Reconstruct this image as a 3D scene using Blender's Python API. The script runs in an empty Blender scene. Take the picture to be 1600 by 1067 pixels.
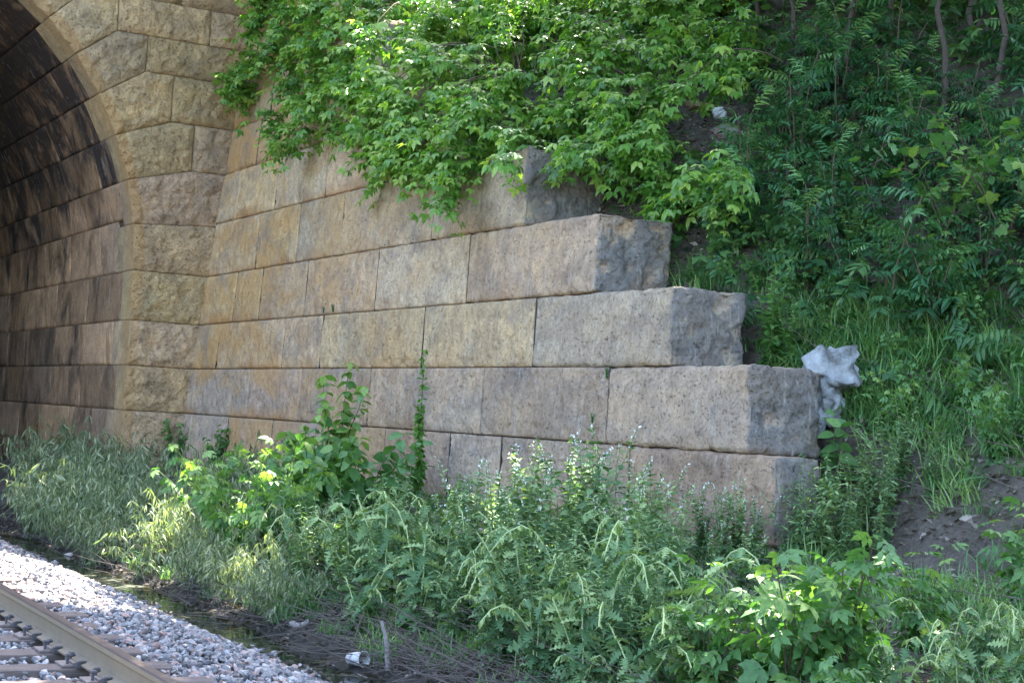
import bpy, bmesh, math, random
import numpy as np
from mathutils import Matrix, Vector
random.seed(7); RNG = np.random.default_rng(7)
C = bpy.context.scene
COL = C.collection
# ------------------------------------------------------------------ camera, light, exposure
F = 2500.0; YAW, PITCH, ROLL = map(math.radians, (28.944, 2.923, 3.259))
fw = np.array([math.sin(YAW)*math.cos(PITCH), math.cos(YAW)*math.cos(PITCH), math.sin(PITCH)])
rt = np.array([math.cos(YAW), -math.sin(YAW), 0.0]); up = np.cross(rt, fw)
cr, sr = math.cos(ROLL), math.sin(ROLL)
rt, up = cr*rt + sr*up, -sr*rt + cr*up
cam = bpy.data.cameras.new('camera'); co = bpy.data.objects.new('camera', cam); COL.objects.link(co)
cam.sensor_width = 36.0; cam.lens = 36.0*F/1600; cam.clip_start = 0.05; cam.clip_end = 1000
co.matrix_world = Matrix(((rt[0], up[0], -fw[0], 0), (rt[1], up[1], -fw[1], 0), (rt[2], up[2], -fw[2], 0), (0, 0, 0, 1)))
C.camera = co
SUN = np.array([0.36, 0.30, 0.88]); SUN /= np.linalg.norm(SUN)
w = bpy.data.worlds.new('World'); C.world = w; w.use_nodes = True
nt = w.node_tree; sky = nt.nodes.new('ShaderNodeTexSky'); sky.sky_type = 'NISHITA'; sky.sun_disc = False
sky.sun_elevation = math.asin(SUN[2]); sky.sun_rotation = math.atan2(SUN[0], SUN[1]); sky.dust_density = 2.0; sky.ozone_density = 0.7
nt.links.new(sky.outputs[0], nt.nodes['Background'].inputs[0]); nt.nodes['Background'].inputs[1].default_value = 0.125
sl = bpy.data.lights.new('sun', 'SUN'); sl.energy = 5.0; sl.angle = math.radians(0.5); sl.color = (1, 0.95, 0.86)
so = bpy.data.objects.new('sun', sl); COL.objects.link(so)
so.rotation_euler = Vector(SUN).to_track_quat('Z', 'Y').to_euler()
C.view_settings.view_transform = 'Standard'; C.view_settings.look = 'None'
C.view_settings.exposure = 3.32; C.view_settings.gamma = 1.0

# ------------------------------------------------------------------ numeric helpers
def ray(px, py): return (px-800)/F*rt - (py-533.5)/F*up + fw
def _h(ix, iy, iz, s):
    n = (ix*374761393 + iy*668265263 + iz*2147483647 + s*1274126177) & 0xffffffff
    n = ((n ^ (n >> 13))*1274126177) & 0xffffffff
    n = ((n ^ (n >> 16))*2246822519) & 0xffffffff
    return ((n ^ (n >> 15)) & 0xffffff)/16777215.0
def vnoise(P, s=0):
    P = np.asarray(P, float); i = np.floor(P).astype(np.int64); f = P-i; f = f*f*(3-2*f)
    r = 0
    for a in (0, 1):
        for b in (0, 1):
            for c in (0, 1):
                wgt = (f[:, 0] if a else 1-f[:, 0])*(f[:, 1] if b else 1-f[:, 1])*(f[:, 2] if c else 1-f[:, 2])
                r = r + wgt*_h(i[:, 0]+a, i[:, 1]+b, i[:, 2]+c, s)
    return r*2-1
def fbm(P, s=0, o=4, g=0.5):
    r = 0; a = 1; P = np.asarray(P, float)
    for k in range(o): r = r + a*vnoise(P*(2.03**k) + 11.3*k, s+k); a *= g
    return r
def sm(x, a, b): t = np.clip((x-a)/(b-a), 0, 1); return t*t*(3-2*t)

def setattr_f(me, name, arr):
    a = me.attributes.new(name, 'FLOAT', 'POINT'); a.data.foreach_set('value', np.asarray(arr, np.float32))
def setcol(me, name, arr):
    a = me.attributes.new(name, 'FLOAT_COLOR', 'POINT'); arr = np.asarray(arr, np.float32)
    if arr.ndim == 1: arr = np.tile(arr, (len(me.vertices), 1))
    if arr.shape[1] == 3: arr = np.hstack([arr, np.ones((len(arr), 1), np.float32)])
    a.data.foreach_set('color', arr.ravel())
def mesh_np(name, V, T, smooth=True):
    me = bpy.data.meshes.new(name); V = np.asarray(V, np.float32); T = np.asarray(T, np.int32)
    k = T.shape[1]
    me.vertices.add(len(V)); me.vertices.foreach_set('co', V.ravel())
    me.loops.add(T.size); me.loops.foreach_set('vertex_index', T.ravel())
    me.polygons.add(len(T)); me.polygons.foreach_set('loop_start', np.arange(0, T.size, k, dtype=np.int32))
    me.polygons.foreach_set('loop_total', np.full(len(T), k, np.int32))
    me.polygons.foreach_set('use_smooth', np.full(len(T), smooth))
    me.update(calc_edges=True); return me
def tag(o, label=None, cat=None, group=None, kind=None):
    if label: o['label'] = label
    if cat: o['category'] = cat
    if group: o['group'] = group
    if kind: o['kind'] = kind
    return o
def link(name, me, mat=None, parent=None, loc=None):
    o = bpy.data.objects.new(name, me); COL.objects.link(o)
    if mat is not None and me is not None and not len(me.materials): me.materials.append(mat)
    if parent is not None: o.parent = parent
    if loc is not None: o.location = loc
    return o
def thing(name, label, cat, loc=(0, 0, 0), rz=0, group=None, kind=None):
    o = bpy.data.objects.new(name, None); COL.objects.link(o); o.location = loc; o.rotation_euler = (0, 0, rz)
    o.empty_display_size = 0.2
    return tag(o, label, cat, group, kind)

# ------------------------------------------------------------------ terrain
def edge(Y): return 4.68 + 0*np.asarray(Y, float)
def ground(X, Y):
    X = np.asarray(X, float); Y = np.asarray(Y, float)
    e = edge(np.clip(Y, -10, 30))
    xs = [-3.2, -2.2, -1.6]
    z = np.interp(X, [-60, -6, -3, -1.2], [-1.9, -2.1, -2.1, -1.80])
    r = X-e
    zr = np.where(r < -0.9, -1.80, 0)
    m = (r >= -0.9); zr = np.where(m, -1.80 - 0.30*sm(r, -0.9, 0.35)+0.0*r, zr)
    z = np.where(X > -1.2, zr, z)
    base = -1.05 - 0.25*sm(Y, 16, 28)
    t = np.clip((X-e-0.42)/(8.7-e-0.42), 0, 1)
    z = np.where(r > 0.42, -2.10 + (base+2.10)*t**0.8, z)
    yy = np.clip(Y, 10.9, 29.5)
    dx = np.clip(X-9.35, 0, None)
    slope = 0.80*np.minimum(dx, 9) + 0.45*np.clip(dx-9, 0, 14) + 0.1*np.clip(dx-23, 0, None)
    hill = -1.05 + slope + 0.25*sm(X, 9.3, 10.1) + 0.5*(yy-10.9)*sm(X, 9.75, 10.15)
    z = np.where(X > 8.7, np.maximum(hill, base - 0.0), z)
    n = fbm(np.stack([X*0.7, Y*0.7, X*0], -1).reshape(-1, 3), 3, 3).reshape(X.shape)
    z = z + n*0.06*np.where(X > e+0.9, 1, np.where(r > 0.1, .9, 0.15)) * np.where(X > 10.3, 2.0, 1)
    return z
def gz(x, y): return float(ground(np.array([x]), np.array([y]))[0])
def gp(px, py):
    d = ray(px, py); t = np.linspace(5, 60, 1400); P = t[:, None]*d
    h = ground(P[:, 0], P[:, 1]); k = np.argmax(P[:, 2] < h)
    return P[k]
def WX(z): return 8.9 + (z+0.15)*0.105
def atX(px, py, dx=0):
    d = ray(px, py); t = 9/d[0]
    for _ in range(6): X = WX(t*d[2])+dx; t = X/d[0]
    return d*t

# ------------------------------------------------------------------ materials
def newmat(name):
    m = bpy.data.materials.new(name); m.use_nodes = True; return m, m.node_tree, m.node_tree.nodes['Principled BSDF']
class NB:
    def __init__(s, nt): s.nt = nt; s.n = nt.nodes; s.l = nt.links.new
    def new(s, t, **k):
        x = s.n.new(t)
        for a, b in k.items(): setattr(x, a, b)
        return x
    def noise(s, vec, scale, detail=5, rough=0.55, dist=0):
        x = s.new('ShaderNodeTexNoise'); x.inputs['Scale'].default_value = scale; x.inputs['Detail'].default_value = detail
        x.inputs['Roughness'].default_value = rough; x.inputs['Distortion'].default_value = dist
        s.l(vec, x.inputs['Vector']); return x.outputs[0]
    def mapv(s, vec, sc=(1, 1, 1), loc=(0, 0, 0)):
        x = s.new('ShaderNodeMapping'); x.inputs['Scale'].default_value = sc; x.inputs['Location'].default_value = loc
        s.l(vec, x.inputs['Vector']); return x.outputs[0]
    def ramp(s, f, pts):
        x = s.new('ShaderNodeValToRGB'); s.l(f, x.inputs[0]); e = x.color_ramp.elements
        while len(e) < len(pts): e.new(0.5)
        for k, (p, c) in enumerate(pts):
            e[k].position = p; e[k].color = (c, c, c, 1) if isinstance(c, (int, float)) else (*c, 1)
        return x.outputs[0]
    def mix(s, f, a, b, mode='MIX'):
        x = s.new('ShaderNodeMix', data_type='RGBA', blend_type=mode)
        for i, v in ((0, f), (6, a), (7, b)):
            if isinstance(v, (int, float)): x.inputs[i].default_value = v
            elif isinstance(v, tuple): x.inputs[i].default_value = (*v, 1)
            else: s.l(v, x.inputs[i])
        return x.outputs[2]
    def math(s, op, a, b=None, c=None):
        x = s.new('ShaderNodeMath', operation=op)
        for i, v in enumerate((a, b, c)):
            if v is None: continue
            if isinstance(v, (int, float)): x.inputs[i].default_value = v
            else: s.l(v, x.inputs[i])
        return x.outputs[0]
    def attr(s, name, out='Fac', typ='GEOMETRY'):
        x = s.new('ShaderNodeAttribute', attribute_name=name, attribute_type=typ); return x.outputs[out]
    def bump(s, h, strength, dist, prev=None):
        x = s.new('ShaderNodeBump'); x.inputs['Strength'].default_value = strength; x.inputs['Distance'].default_value = dist
        s.l(h, x.inputs['Height'])
        if prev is not None: s.l(prev, x.inputs['Normal'])
        return x.outputs[0]

def stone_mat(name, kind):
    m, t, p = newmat(name); b = NB(t)
    pos = b.new('ShaderNodeNewGeometry').outputs['Position']
    sx = b.new('ShaderNodeSeparateXYZ'); b.l(pos, sx.inputs[0]); pos0 = pos; posw = b.mapv(pos, (1, .6, 1))
    if kind != 'portal': pos = b.mapv(pos, (1, 0.6, 1))
    rnd = b.attr('rnd'); cmb = b.new('ShaderNodeCombineXYZ')
    for q_, k_ in enumerate((17.0, 41.0, 29.0)): b.l(b.math('MULTIPLY', rnd, k_), cmb.inputs[q_])
    va = b.new('ShaderNodeVectorMath', operation='ADD'); b.l(pos, va.inputs[0]); b.l(cmb.outputs[0], va.inputs[1]); pos = va.outputs[0]
    va = b.new('ShaderNodeVectorMath', operation='ADD'); b.l(pos0, va.inputs[0]); b.l(cmb.outputs[0], va.inputs[1]); pos0 = va.outputs[0]
    X, Y, Z = sx.outputs
    col = b.attr('tone', 'Color')
    # mottling inside the stone
    n1 = b.noise(pos, 2.2, 6, 0.6, 0.4)
    col = b.mix(1.0, col, b.ramp(n1, [(0.25, (0.66, 0.64, 0.66)), (0.5, (1.0, 1.0, 1.0)), (0.78, (1.22, 1.16, 1.02))]), 'MULTIPLY')
    n2 = b.noise(pos, 26, 5, 0.7)
    col = b.mix(1.0, col, b.ramp(n2, [(0.3, (0.80, 0.79, 0.79)), (0.5, (1, 1, 1)), (0.72, (1.18, 1.16, 1.1))]), 'MULTIPLY')
    n5 = b.noise(b.mapv(pos0, (1, 1, 0.6), (8, 1, 2)), 6.5, 10, 0.78, 0.3)
    col = b.mix(1.0, col, b.ramp(n5, [(0.30, (0.52, 0.50, 0.49)), (0.44, (0.90, 0.88, 0.86)), (0.56, (1.08, 1.06, 1.03)), (0.72, (1.45, 1.40, 1.30))]), 'MULTIPLY')
    # vertical run marks
    st = b.noise(b.mapv(posw, (1.0, 1.0, 0.75)), 2.2, 7, 0.68, 0.5)
    if kind == 'wing':
        # ochre staining strong towards the portal, grey weather film away from it
        yo = b.math('MULTIPLY_ADD', Y, 1/9.0, -17.0/9.0); yo.node.use_clamp = True
        och = b.noise(b.mapv(posw, (1, 1, 1), (5, 2, 9)), 0.9, 6, 0.6, 0.6)
        of = b.math('MULTIPLY', b.ramp(och, [(0.44, 0), (0.58, 1)]), b.math('MULTIPLY_ADD', yo, 0.62, 0.10))
        col = b.mix(of, col, (0.52, 0.29, 0.10))
        gf = b.math('MULTIPLY', b.ramp(st, [(0.50, 0), (0.66, 1)]), 0.48)
        col = b.mix(gf, col, (0.19, 0.172, 0.165))
        fs = b.noise(b.mapv(pos0, (14, 14, 1.6)), 2.0, 6, 0.75)
        col = b.mix(b.ramp(fs, [(0.30, .5), (0.40, 0)]), col, (0.09, 0.082, 0.08))
        pale = b.noise(b.mapv(pos, (9, 9, 0.7)), 2.2, 5, 0.7)
        col = b.mix(b.math('MULTIPLY', b.ramp(pale, [(0.56, 0), (0.68, 1)]), 0.42), col, (0.55, 0.50, 0.43))
    elif kind == 'portal':
        film = b.noise(pos, 1.6, 6, 0.65, 0.5)
        col = b.mix(b.math('MULTIPLY', b.ramp(film, [(0.46, 0), (0.68, 1)]), 0.42), col, (0.24, 0.215, 0.16))
        # orange margin along the arch edge: attribute gives distance from the arris
        mg = b.attr('margin'); mn = b.noise(pos, 3.0, 4, 0.6)
        mf = b.ramp(b.math('ADD', mg, b.math('MULTIPLY_ADD', b.noise(pos0, 5.5, 7, .72), 1.3, -.65)), [(.35, 0), (.75, 1)])
        mf = b.math('MULTIPLY', mf, b.ramp(mn, [(0.35, 0.5), (0.6, 1)]))
        col = b.mix(b.math('MULTIPLY', mf, .85), col, (0.47, 0.285, 0.125))
    elif kind == 'tunnel':
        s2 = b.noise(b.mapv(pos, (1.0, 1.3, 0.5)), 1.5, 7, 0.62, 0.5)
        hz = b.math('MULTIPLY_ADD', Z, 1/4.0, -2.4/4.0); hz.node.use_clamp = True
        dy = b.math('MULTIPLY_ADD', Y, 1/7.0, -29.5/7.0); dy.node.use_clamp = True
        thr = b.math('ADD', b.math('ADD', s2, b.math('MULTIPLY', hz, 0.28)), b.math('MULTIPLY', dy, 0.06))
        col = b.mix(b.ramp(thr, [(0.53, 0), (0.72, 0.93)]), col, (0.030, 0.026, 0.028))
        br = b.noise(b.mapv(pos, (2, 2, 0.6), (3, 1, 4)), 1.7, 6, 0.6, 0.4)
        col = b.mix(b.math('MULTIPLY', b.ramp(br, [(0.55, 0), (0.66, 1)]), 0.6), col, (0.20, 0.105, 0.045))
        wh = b.noise(b.mapv(pos, (3, 5, 0.5), (7, 7, 1)), 2.5, 6, 0.7, 0.6)
        col = b.mix(b.math('MULTIPLY', b.ramp(wh, [(0.58, 0), (0.68, 1)]), 0.6), col, (0.46, 0.41, 0.35))
    n3 = b.noise(b.mapv(pos0, (1, .8, 1), (4, 4, 4)), 34, 3, 0.6)
    spk = b.ramp(n3, [(0.31, 0), (0.42, 1)])
    col = b.mix(spk, b.mix(1.0, col, (0.62, 0.59, 0.57), 'MULTIPLY'), col)  # pit dirt and cavity shade put into the colour, matching the bump
    # tooling marks on some of the stones, each with its own direction
    wv = b.new('ShaderNodeTexWave'); wv.inputs['Scale'].default_value = 4.5; wv.inputs['Distortion'].default_value = 5.0; wv.inputs['Detail'].default_value = 3; wv.bands_direction = 'DIAGONAL'
    b.l(b.mapv(pos0, (0.2, 1.0, 0.35)), wv.inputs['Vector'])
    tl = b.math('MULTIPLY', wv.outputs['Fac'], b.ramp(b.math('FRACT', b.math('MULTIPLY', rnd, 7.31)), [(0.45, 0), (0.6, 1)]))
    if kind == 'wing':
        bv = b.attr('bv'); bn = b.noise(pos0, 2.4, 5, .65)
        ef = b.math('MULTIPLY', b.ramp(b.math('ADD', bv, b.math('MULTIPLY', bn, .5)), [(0.22, 1), (0.46, 0)]), b.ramp(b.noise(b.mapv(pos0, (1, 1, .3), (2, 8, 3)), .8, 3), [(.45, 0), (.6, .8)]))
        col = b.mix(b.math('MULTIPLY', ef, b.math('MULTIPLY_ADD', yo, .6, .3)), col, (0.40, 0.19, 0.07))
        tf = b.ramp(b.math('ADD', bv, b.math('MULTIPLY', bn, .45)), [(1.05, 0), (1.25, .5)])
        col = b.mix(tf, col, (0.14, 0.13, 0.135))
    # pits
    v = b.new('ShaderNodeTexVoronoi'); v.inputs['Scale'].default_value = 9.0; b.l(b.mapv(pos, (1, 1, 1.3)), v.inputs['Vector'])
    pit = b.ramp(v.outputs['Distance'], [(0.06, 0), (0.16, 1)])
    vm = b.noise(pos, 1.3, 3, 0.5); pitm = b.math('MAXIMUM', pit, b.ramp(vm, [(0.50, 1), (0.60, 0)]))
    col = b.mix(pitm, b.mix(0.55, col, (0.05, 0.045, 0.045)), col)
    b.l(col, p.inputs['Base Color']); p.inputs['Roughness'].default_value = 0.93; p.inputs['Specular IOR Level'].default_value = 0.25
    k = {'wing': 1.0, 'portal': 1.5, 'tunnel': 0.8, 'core': .3}[kind]
    b1 = b.bump(b.noise(pos0, 11, 9, 0.74), 1.0*k, 0.045, b.bump(tl, 0.5*k, 0.012))
    b2 = b.bump(b.noise(pos0, 60, 4, 0.6), 0.7*k, 0.010, b1)
    b3 = b.bump(spk, 0.9*k, 0.010, b.bump(pitm, 0.8*k, 0.015, b2))
    b.l(b3, p.inputs['Normal']); return m
M_wing = stone_mat('sandstone_wing', 'wing'); M_portal = stone_mat('sandstone_portal', 'portal'); M_tun = stone_mat('sandstone_sooty', 'tunnel')
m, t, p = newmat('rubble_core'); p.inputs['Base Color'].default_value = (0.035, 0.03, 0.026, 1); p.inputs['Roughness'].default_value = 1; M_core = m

def leaf_mat(name, dark, mid, light, trans=0.35, rough=0.42, spec=0.45):
    m, t, p = newmat(name); b = NB(t)
    f = b.attr('tint'); oi = b.new('ShaderNodeObjectInfo').outputs['Random']
    f2 = b.math('ADD', f, b.math('MULTIPLY_ADD', oi, 0.24, -0.12))
    col = b.ramp(f2, [(0.0, dark), (0.55, mid), (1.0, light)])
    pos = b.new('ShaderNodeTexCoord').outputs['Object']
    n = b.noise(pos, 40, 3, 0.6)
    col = b.mix(1.0, col, b.ramp(n, [(0.3, 0.75), (0.7, 1.2)]), 'MULTIPLY')
    b.l(col, p.inputs['Base Color']); p.inputs['Roughness'].default_value = rough; p.inputs['Specular IOR Level'].default_value = spec
    tr = b.new('ShaderNodeBsdfTranslucent')
    tc = b.mix(1.0, col, (1.35, 1.55, 0.55), 'MULTIPLY'); b.l(tc, tr.inputs['Color'])
    mx = b.new('ShaderNodeMixShader'); mx.inputs[0].default_value = trans
    b.l(p.outputs[0], mx.inputs[1]); b.l(tr.outputs[0], mx.inputs[2]); b.l(mx.outputs[0], t.nodes['Material Output'].inputs[0])
    return m
L_bush = leaf_mat('leaf_box_elder', (0.045, 0.13, 0.022), (0.125, 0.28, 0.045), (0.32, 0.45, 0.09), 0.42, 0.36, 0.6)
L_sumac = leaf_mat('leaf_sumac', (0.018, 0.065, 0.03), (0.07, 0.195, 0.08), (0.24, 0.41, 0.15), 0.30, 0.36)
L_seed = leaf_mat('leaf_seedling', (0.05, 0.13, 0.04), (0.095, 0.215, 0.065), (0.24, 0.36, 0.09), 0.35, 0.45)
L_thistle = leaf_mat('leaf_thistle', (0.05, 0.115, 0.05), (0.105, 0.195, 0.08), (0.32, 0.42, 0.17), 0.2, 0.6, 0.3)
L_wilt = leaf_mat('leaf_wilted', (0.08, 0.12, 0.06), (0.18, 0.22, 0.12), (0.36, 0.38, 0.24), 0.25, 0.6, 0.3)
L_grass = leaf_mat('leaf_grass', (0.05, 0.125, 0.04), (0.10, 0.235, 0.07), (0.24, 0.36, 0.12), 0.3, 0.45)
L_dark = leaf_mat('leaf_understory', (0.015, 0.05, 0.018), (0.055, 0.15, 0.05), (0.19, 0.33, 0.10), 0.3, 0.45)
L_yel = leaf_mat('leaf_yellowed', (0.16, 0.20, 0.04), (0.32, 0.32, 0.07), (0.45, 0.40, 0.10), 0.3, 0.5)
def plain(name, c, rough=0.8, nscale=20, var=0.35, metal=0, spec=0.3, bump=0.3, bd=0.01, stretch=(1, 1, 1)):
    m, t, p = newmat(name); b = NB(t); pos = b.mapv(b.new('ShaderNodeTexCoord').outputs['Object'], stretch)
    n = b.noise(pos, nscale, 6, 0.65)
    col = b.mix(n, tuple(x*(1-var) for x in c), tuple(min(1, x*(1+var)) for x in c))
    b.l(col, p.inputs['Base Color']); p.inputs['Roughness'].default_value = rough; p.inputs['Metallic'].default_value = metal
    p.inputs['Specular IOR Level'].default_value = spec
    b.l(b.bump(n, bump, bd), p.inputs['Normal']); return m
M_stem = plain('green_stem', (0.11, 0.17, 0.06), 0.6); M_twig = plain('brown_twig', (0.10, 0.075, 0.055), 0.9)
M_palest = plain('pale_stem', (0.34, 0.42, 0.20), 0.6); M_straw = plain('dark_twigs', (0.13, 0.105, 0.09), 0.9, 6, 0.6)
M_dead = plain('bleached_deadwood', (0.26, 0.225, 0.21), 0.9, 30, 0.4, stretch=(1, 1, 1))
M_bark = plain('bark', (0.075, 0.06, 0.05), 0.95, 14, 0.5, bump=0.8, bd=0.03)
M_flower = plain('flower_white', (0.62, 0.64, 0.58), 0.8, 60, 0.2)
# soil
m, t, p = newmat('soil'); b = NB(t); pos = b.new('ShaderNodeNewGeometry').outputs['Position']
n = b.noise(pos, 1.1, 6, 0.65); n2 = b.noise(pos, 22, 6, 0.75)
col = b.mix(b.ramp(n, [(0.35, 0), (0.65, 1)]), (0.09, 0.073, 0.056), (0.18, 0.148, 0.12))
col = b.mix(1.0, col, b.ramp(n2, [(0.3, 0.5), (0.7, 1.5)]), 'MULTIPLY')
sz_ = b.new('ShaderNodeSeparateXYZ'); b.l(pos, sz_.inputs[0]); wet = b.math('MULTIPLY_ADD', sz_.outputs[2], -4.0, -6.9); wet.node.use_clamp = True
col = b.mix(wet, col, b.mix(1.0, col, (0.17, 0.165, 0.16), 'MULTIPLY'))
b.l(col, p.inputs['Base Color']); b.l(b.math('MULTIPLY_ADD', wet, -.45, .95), p.inputs['Roughness'])
b.l(b.bump(n2, 1.0, 0.06), p.inputs['Normal']); M_soil = m
# water
m, t, p = newmat('ditch_water'); b = NB(t); pos = b.new('ShaderNodeNewGeometry').outputs['Position']
sc = b.noise(pos, 3.5, 6, 0.7, 0.5)
b.l(b.ramp(sc, [(0.45, (0.008, 0.008, 0.007)), (0.56, (0.014, 0.017, 0.008)), (0.70, (0.035, 0.045, 0.015))]), p.inputs['Base Color'])
b.l(b.ramp(sc, [(0.5, 0.04), (0.64, 0.6)]), p.inputs['Roughness']); b.l(b.bump(b.noise(pos, 6, 3), 0.08, 0.02), p.inputs['Normal']); M_water = m
# ballast stones
m, t, p = newmat('ballast'); b = NB(t)
f = b.attr('tint'); pos = b.new('ShaderNodeNewGeometry').outputs['Position']
col = b.ramp(f, [(0.0, (0.09, 0.085, 0.09)), (0.3, (0.20, 0.19, 0.19)), (0.55, (0.30, 0.275, 0.265)), (0.75, (0.33, 0.205, 0.17)), (0.85, (0.44, 0.40, 0.37)), (1.0, (0.24, 0.24, 0.255))])
col = b.mix(1.0, col, b.ramp(b.noise(pos, 70, 4, 0.7), [(0.3, 0.7), (0.7, 1.25)]), 'MULTIPLY')
b.l(col, p.inputs['Base Color']); p.inputs['Roughness'].default_value = 0.85; M_ballast = m
M_wood = plain('weathered_tie', (0.16, 0.125, 0.11), 0.92, 9, 0.55, bump=0.8, bd=0.02, stretch=(0.6, 9, 5))
M_plate = plain('rusty_plate', (0.20, 0.165, 0.15), 0.75, 30, 0.3, 0.3)
M_spike = plain('dark_iron', (0.10, 0.095, 0.10), 0.65, 30, 0.3, 0.5)
M_railside = plain('rail_dusty_side', (0.21, 0.165, 0.115), 0.75, 8, 0.2, 0.1, bump=0.1)
M_railtop = plain('rail_worn_top', (0.13, 0.10, 0.09), 0.42, 5, 0.3, 0.75, bump=0.05, stretch=(8, 0.3, 1))

# ------------------------------------------------------------------ the ground and ditch water
def nonuni(segs):
    out = []
    for a, b_, s in segs: out += list(np.arange(a, b_, s))
    return np.array(out + [segs[-1][1]])
gx = nonuni([(-120, -12, 6), (-12, 0, 1), (0, 9.2, 0.14), (9.2, 10.2, 0.08), (10.2, 18, 0.2), (18, 40, 1), (40, 160, 8)])
gy = nonuni([(-60, 0, 4), (0, 6, 0.5), (6, 30, 0.16), (30, 50, 1), (50, 180, 8)])
GX, GY = np.meshgrid(gx, gy); GZ = ground(GX, GY); nx, ny = len(gx), len(gy)
idx = np.arange(nx*ny).reshape(ny, nx)
Q = np.stack([idx[:-1, :-1], idx[:-1, 1:], idx[1:, 1:], idx[1:, :-1]], -1).reshape(-1, 4)
me = mesh_np('ground', np.stack([GX, GY, GZ], -1).reshape(-1, 3), Q)
tag(link('ground', me, M_soil), kind='structure')
ys = np.arange(-8, 40, 0.5)
V = []; 
for y in ys:
    e = edge(min(y, 30)); V += [(e-0.15, y, -2.03), (e+0.95, y, -2.03)]
Q = [(2*i, 2*i+1, 2*i+3, 2*i+2) for i in range(len(ys)-1)]
tag(link('water', mesh_np('water', V, Q), M_water), kind='structure')

# ------------------------------------------------------------------ stone blocks
def stone_piece(name, poly, mapf, mat, parent, depth, tone, res=0.03, bulge=0.02, rough=0.012, edgew=0.03, nsc=3.0, seed=0, margin=None, gap=0.004, spall=0):
    """rough-faced stone over a convex polygon (u,v); mapf(u,v,w) gives world points, w outwards"""
    poly = np.array(poly, float); c = poly.mean(0)
    a = 0.5*np.sum(poly[:, 0]*np.roll(poly[:, 1], -1)-np.roll(poly[:, 0], -1)*poly[:, 1])
    if a < 0: poly = poly[::-1]
    lo, hi = poly.min(0), poly.max(0)
    nu, nv = max(2, int((hi[0]-lo[0])/res)), max(2, int((hi[1]-lo[1])/res))
    bm = bmesh.new()
    U, Vv = np.linspace(lo[0], hi[0], nu+1), np.linspace(lo[1], hi[1], nv+1)
    vs = [[bm.verts.new((u, v, 0)) for u in U] for v in Vv]
    for j in range(nv):
        for i in range(nu): bm.faces.new((vs[j][i], vs[j][i+1], vs[j+1][i+1], vs[j+1][i]))
    n = len(poly)
    for i in range(n):
        p0, p1 = poly[i], poly[(i+1) % n]; d = p1-p0; nrm = np.array([d[1], -d[0]])/np.linalg.norm(d)
        q = p0 - nrm*(gap if abs(nrm[0]) > .5 or not spall else .001)
        bmesh.ops.bisect_plane(bm, geom=bm.verts[:]+bm.edges[:]+bm.faces[:], plane_co=(q[0], q[1], 0), plane_no=(nrm[0], nrm[1], 0), clear_outer=True, dist=1e-5)
    nf = len(bm.verts)
    be = [e for e in bm.edges if len(e.link_faces) == 1]
    for f in bm.faces: f.smooth = True
    r = bmesh.ops.extrude_edge_only(bm, edges=be)
    back = set(v for v in r['geom'] if isinstance(v, bmesh.types.BMVert))
    bmesh.ops.recalc_face_normals(bm, faces=bm.faces[:])
    bm.verts.index_update(); isb = np.array([v in back for v in bm.verts])
    P = np.array([v.co[:] for v in bm.verts])
    D = np.full(len(P), 9.0)
    for i in range(n):
        p0, p1 = poly[i], poly[(i+1) % n]; d = p1-p0; nrm = np.array([-d[1], d[0]])/np.linalg.norm(d)
        D = np.minimum(D, (P[:, :2]-p0)@nrm - gap)
    N3 = np.stack([P[:, 0]*nsc, P[:, 1]*nsc, np.full(len(P), seed*3.7)], -1)
    wv = bulge*sm(D, 0, 0.16) + rough*fbm(N3, seed, 6, 0.7)*(0.25+0.75*sm(D, 0, 0.05))
    ch = edgew*(0.7+0.6*vnoise(N3*1.3, seed+5))+0.05*np.clip(vnoise(N3*.8+7, seed+15)-.45, 0, 1); ch = np.maximum(ch, 0.006)
    wv -= 0.8*ch*(1-np.clip(D/ch, 0, 1))**2
    rid = np.abs(fbm(N3*0.55+9, seed+2, 3)); wv += -rough*0.8*(1-sm(rid, 0, 0.25))*sm(D, 0, 0.1)
    if spall:
        vb = P[:, 1]-lo[1]; wv -= spall*np.clip(fbm(N3*1.2+31, seed+33, 5, .65)*1.2-.25, 0, 1)*(1-sm(vb, .02, .22))
        wv -= spall*.5*np.clip(fbm(N3*1.6+71, seed+35, 5, .65)*1.3-.45, 0, 1)
    wv = np.where(isb, -depth, wv)
    W = mapf(P[:, 0], P[:, 1], wv)
    for v, q in zip(bm.verts, W): v.co = q
    me = bpy.data.meshes.new(name); bm.normal_update(); bm.to_mesh(me); bm.free()
    setcol(me, 'tone', tone); setattr_f(me, 'rnd', np.full(len(P), (seed*0.6180339) % 1.0)); setattr_f(me, 'bv', (P[:, 1]-lo[1])/(hi[1]-lo[1]))
    if margin is not None: setattr_f(me, 'margin', margin(P[:, 0], P[:, 1], wv, isb))
    return link(name, me, mat, parent)

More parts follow.
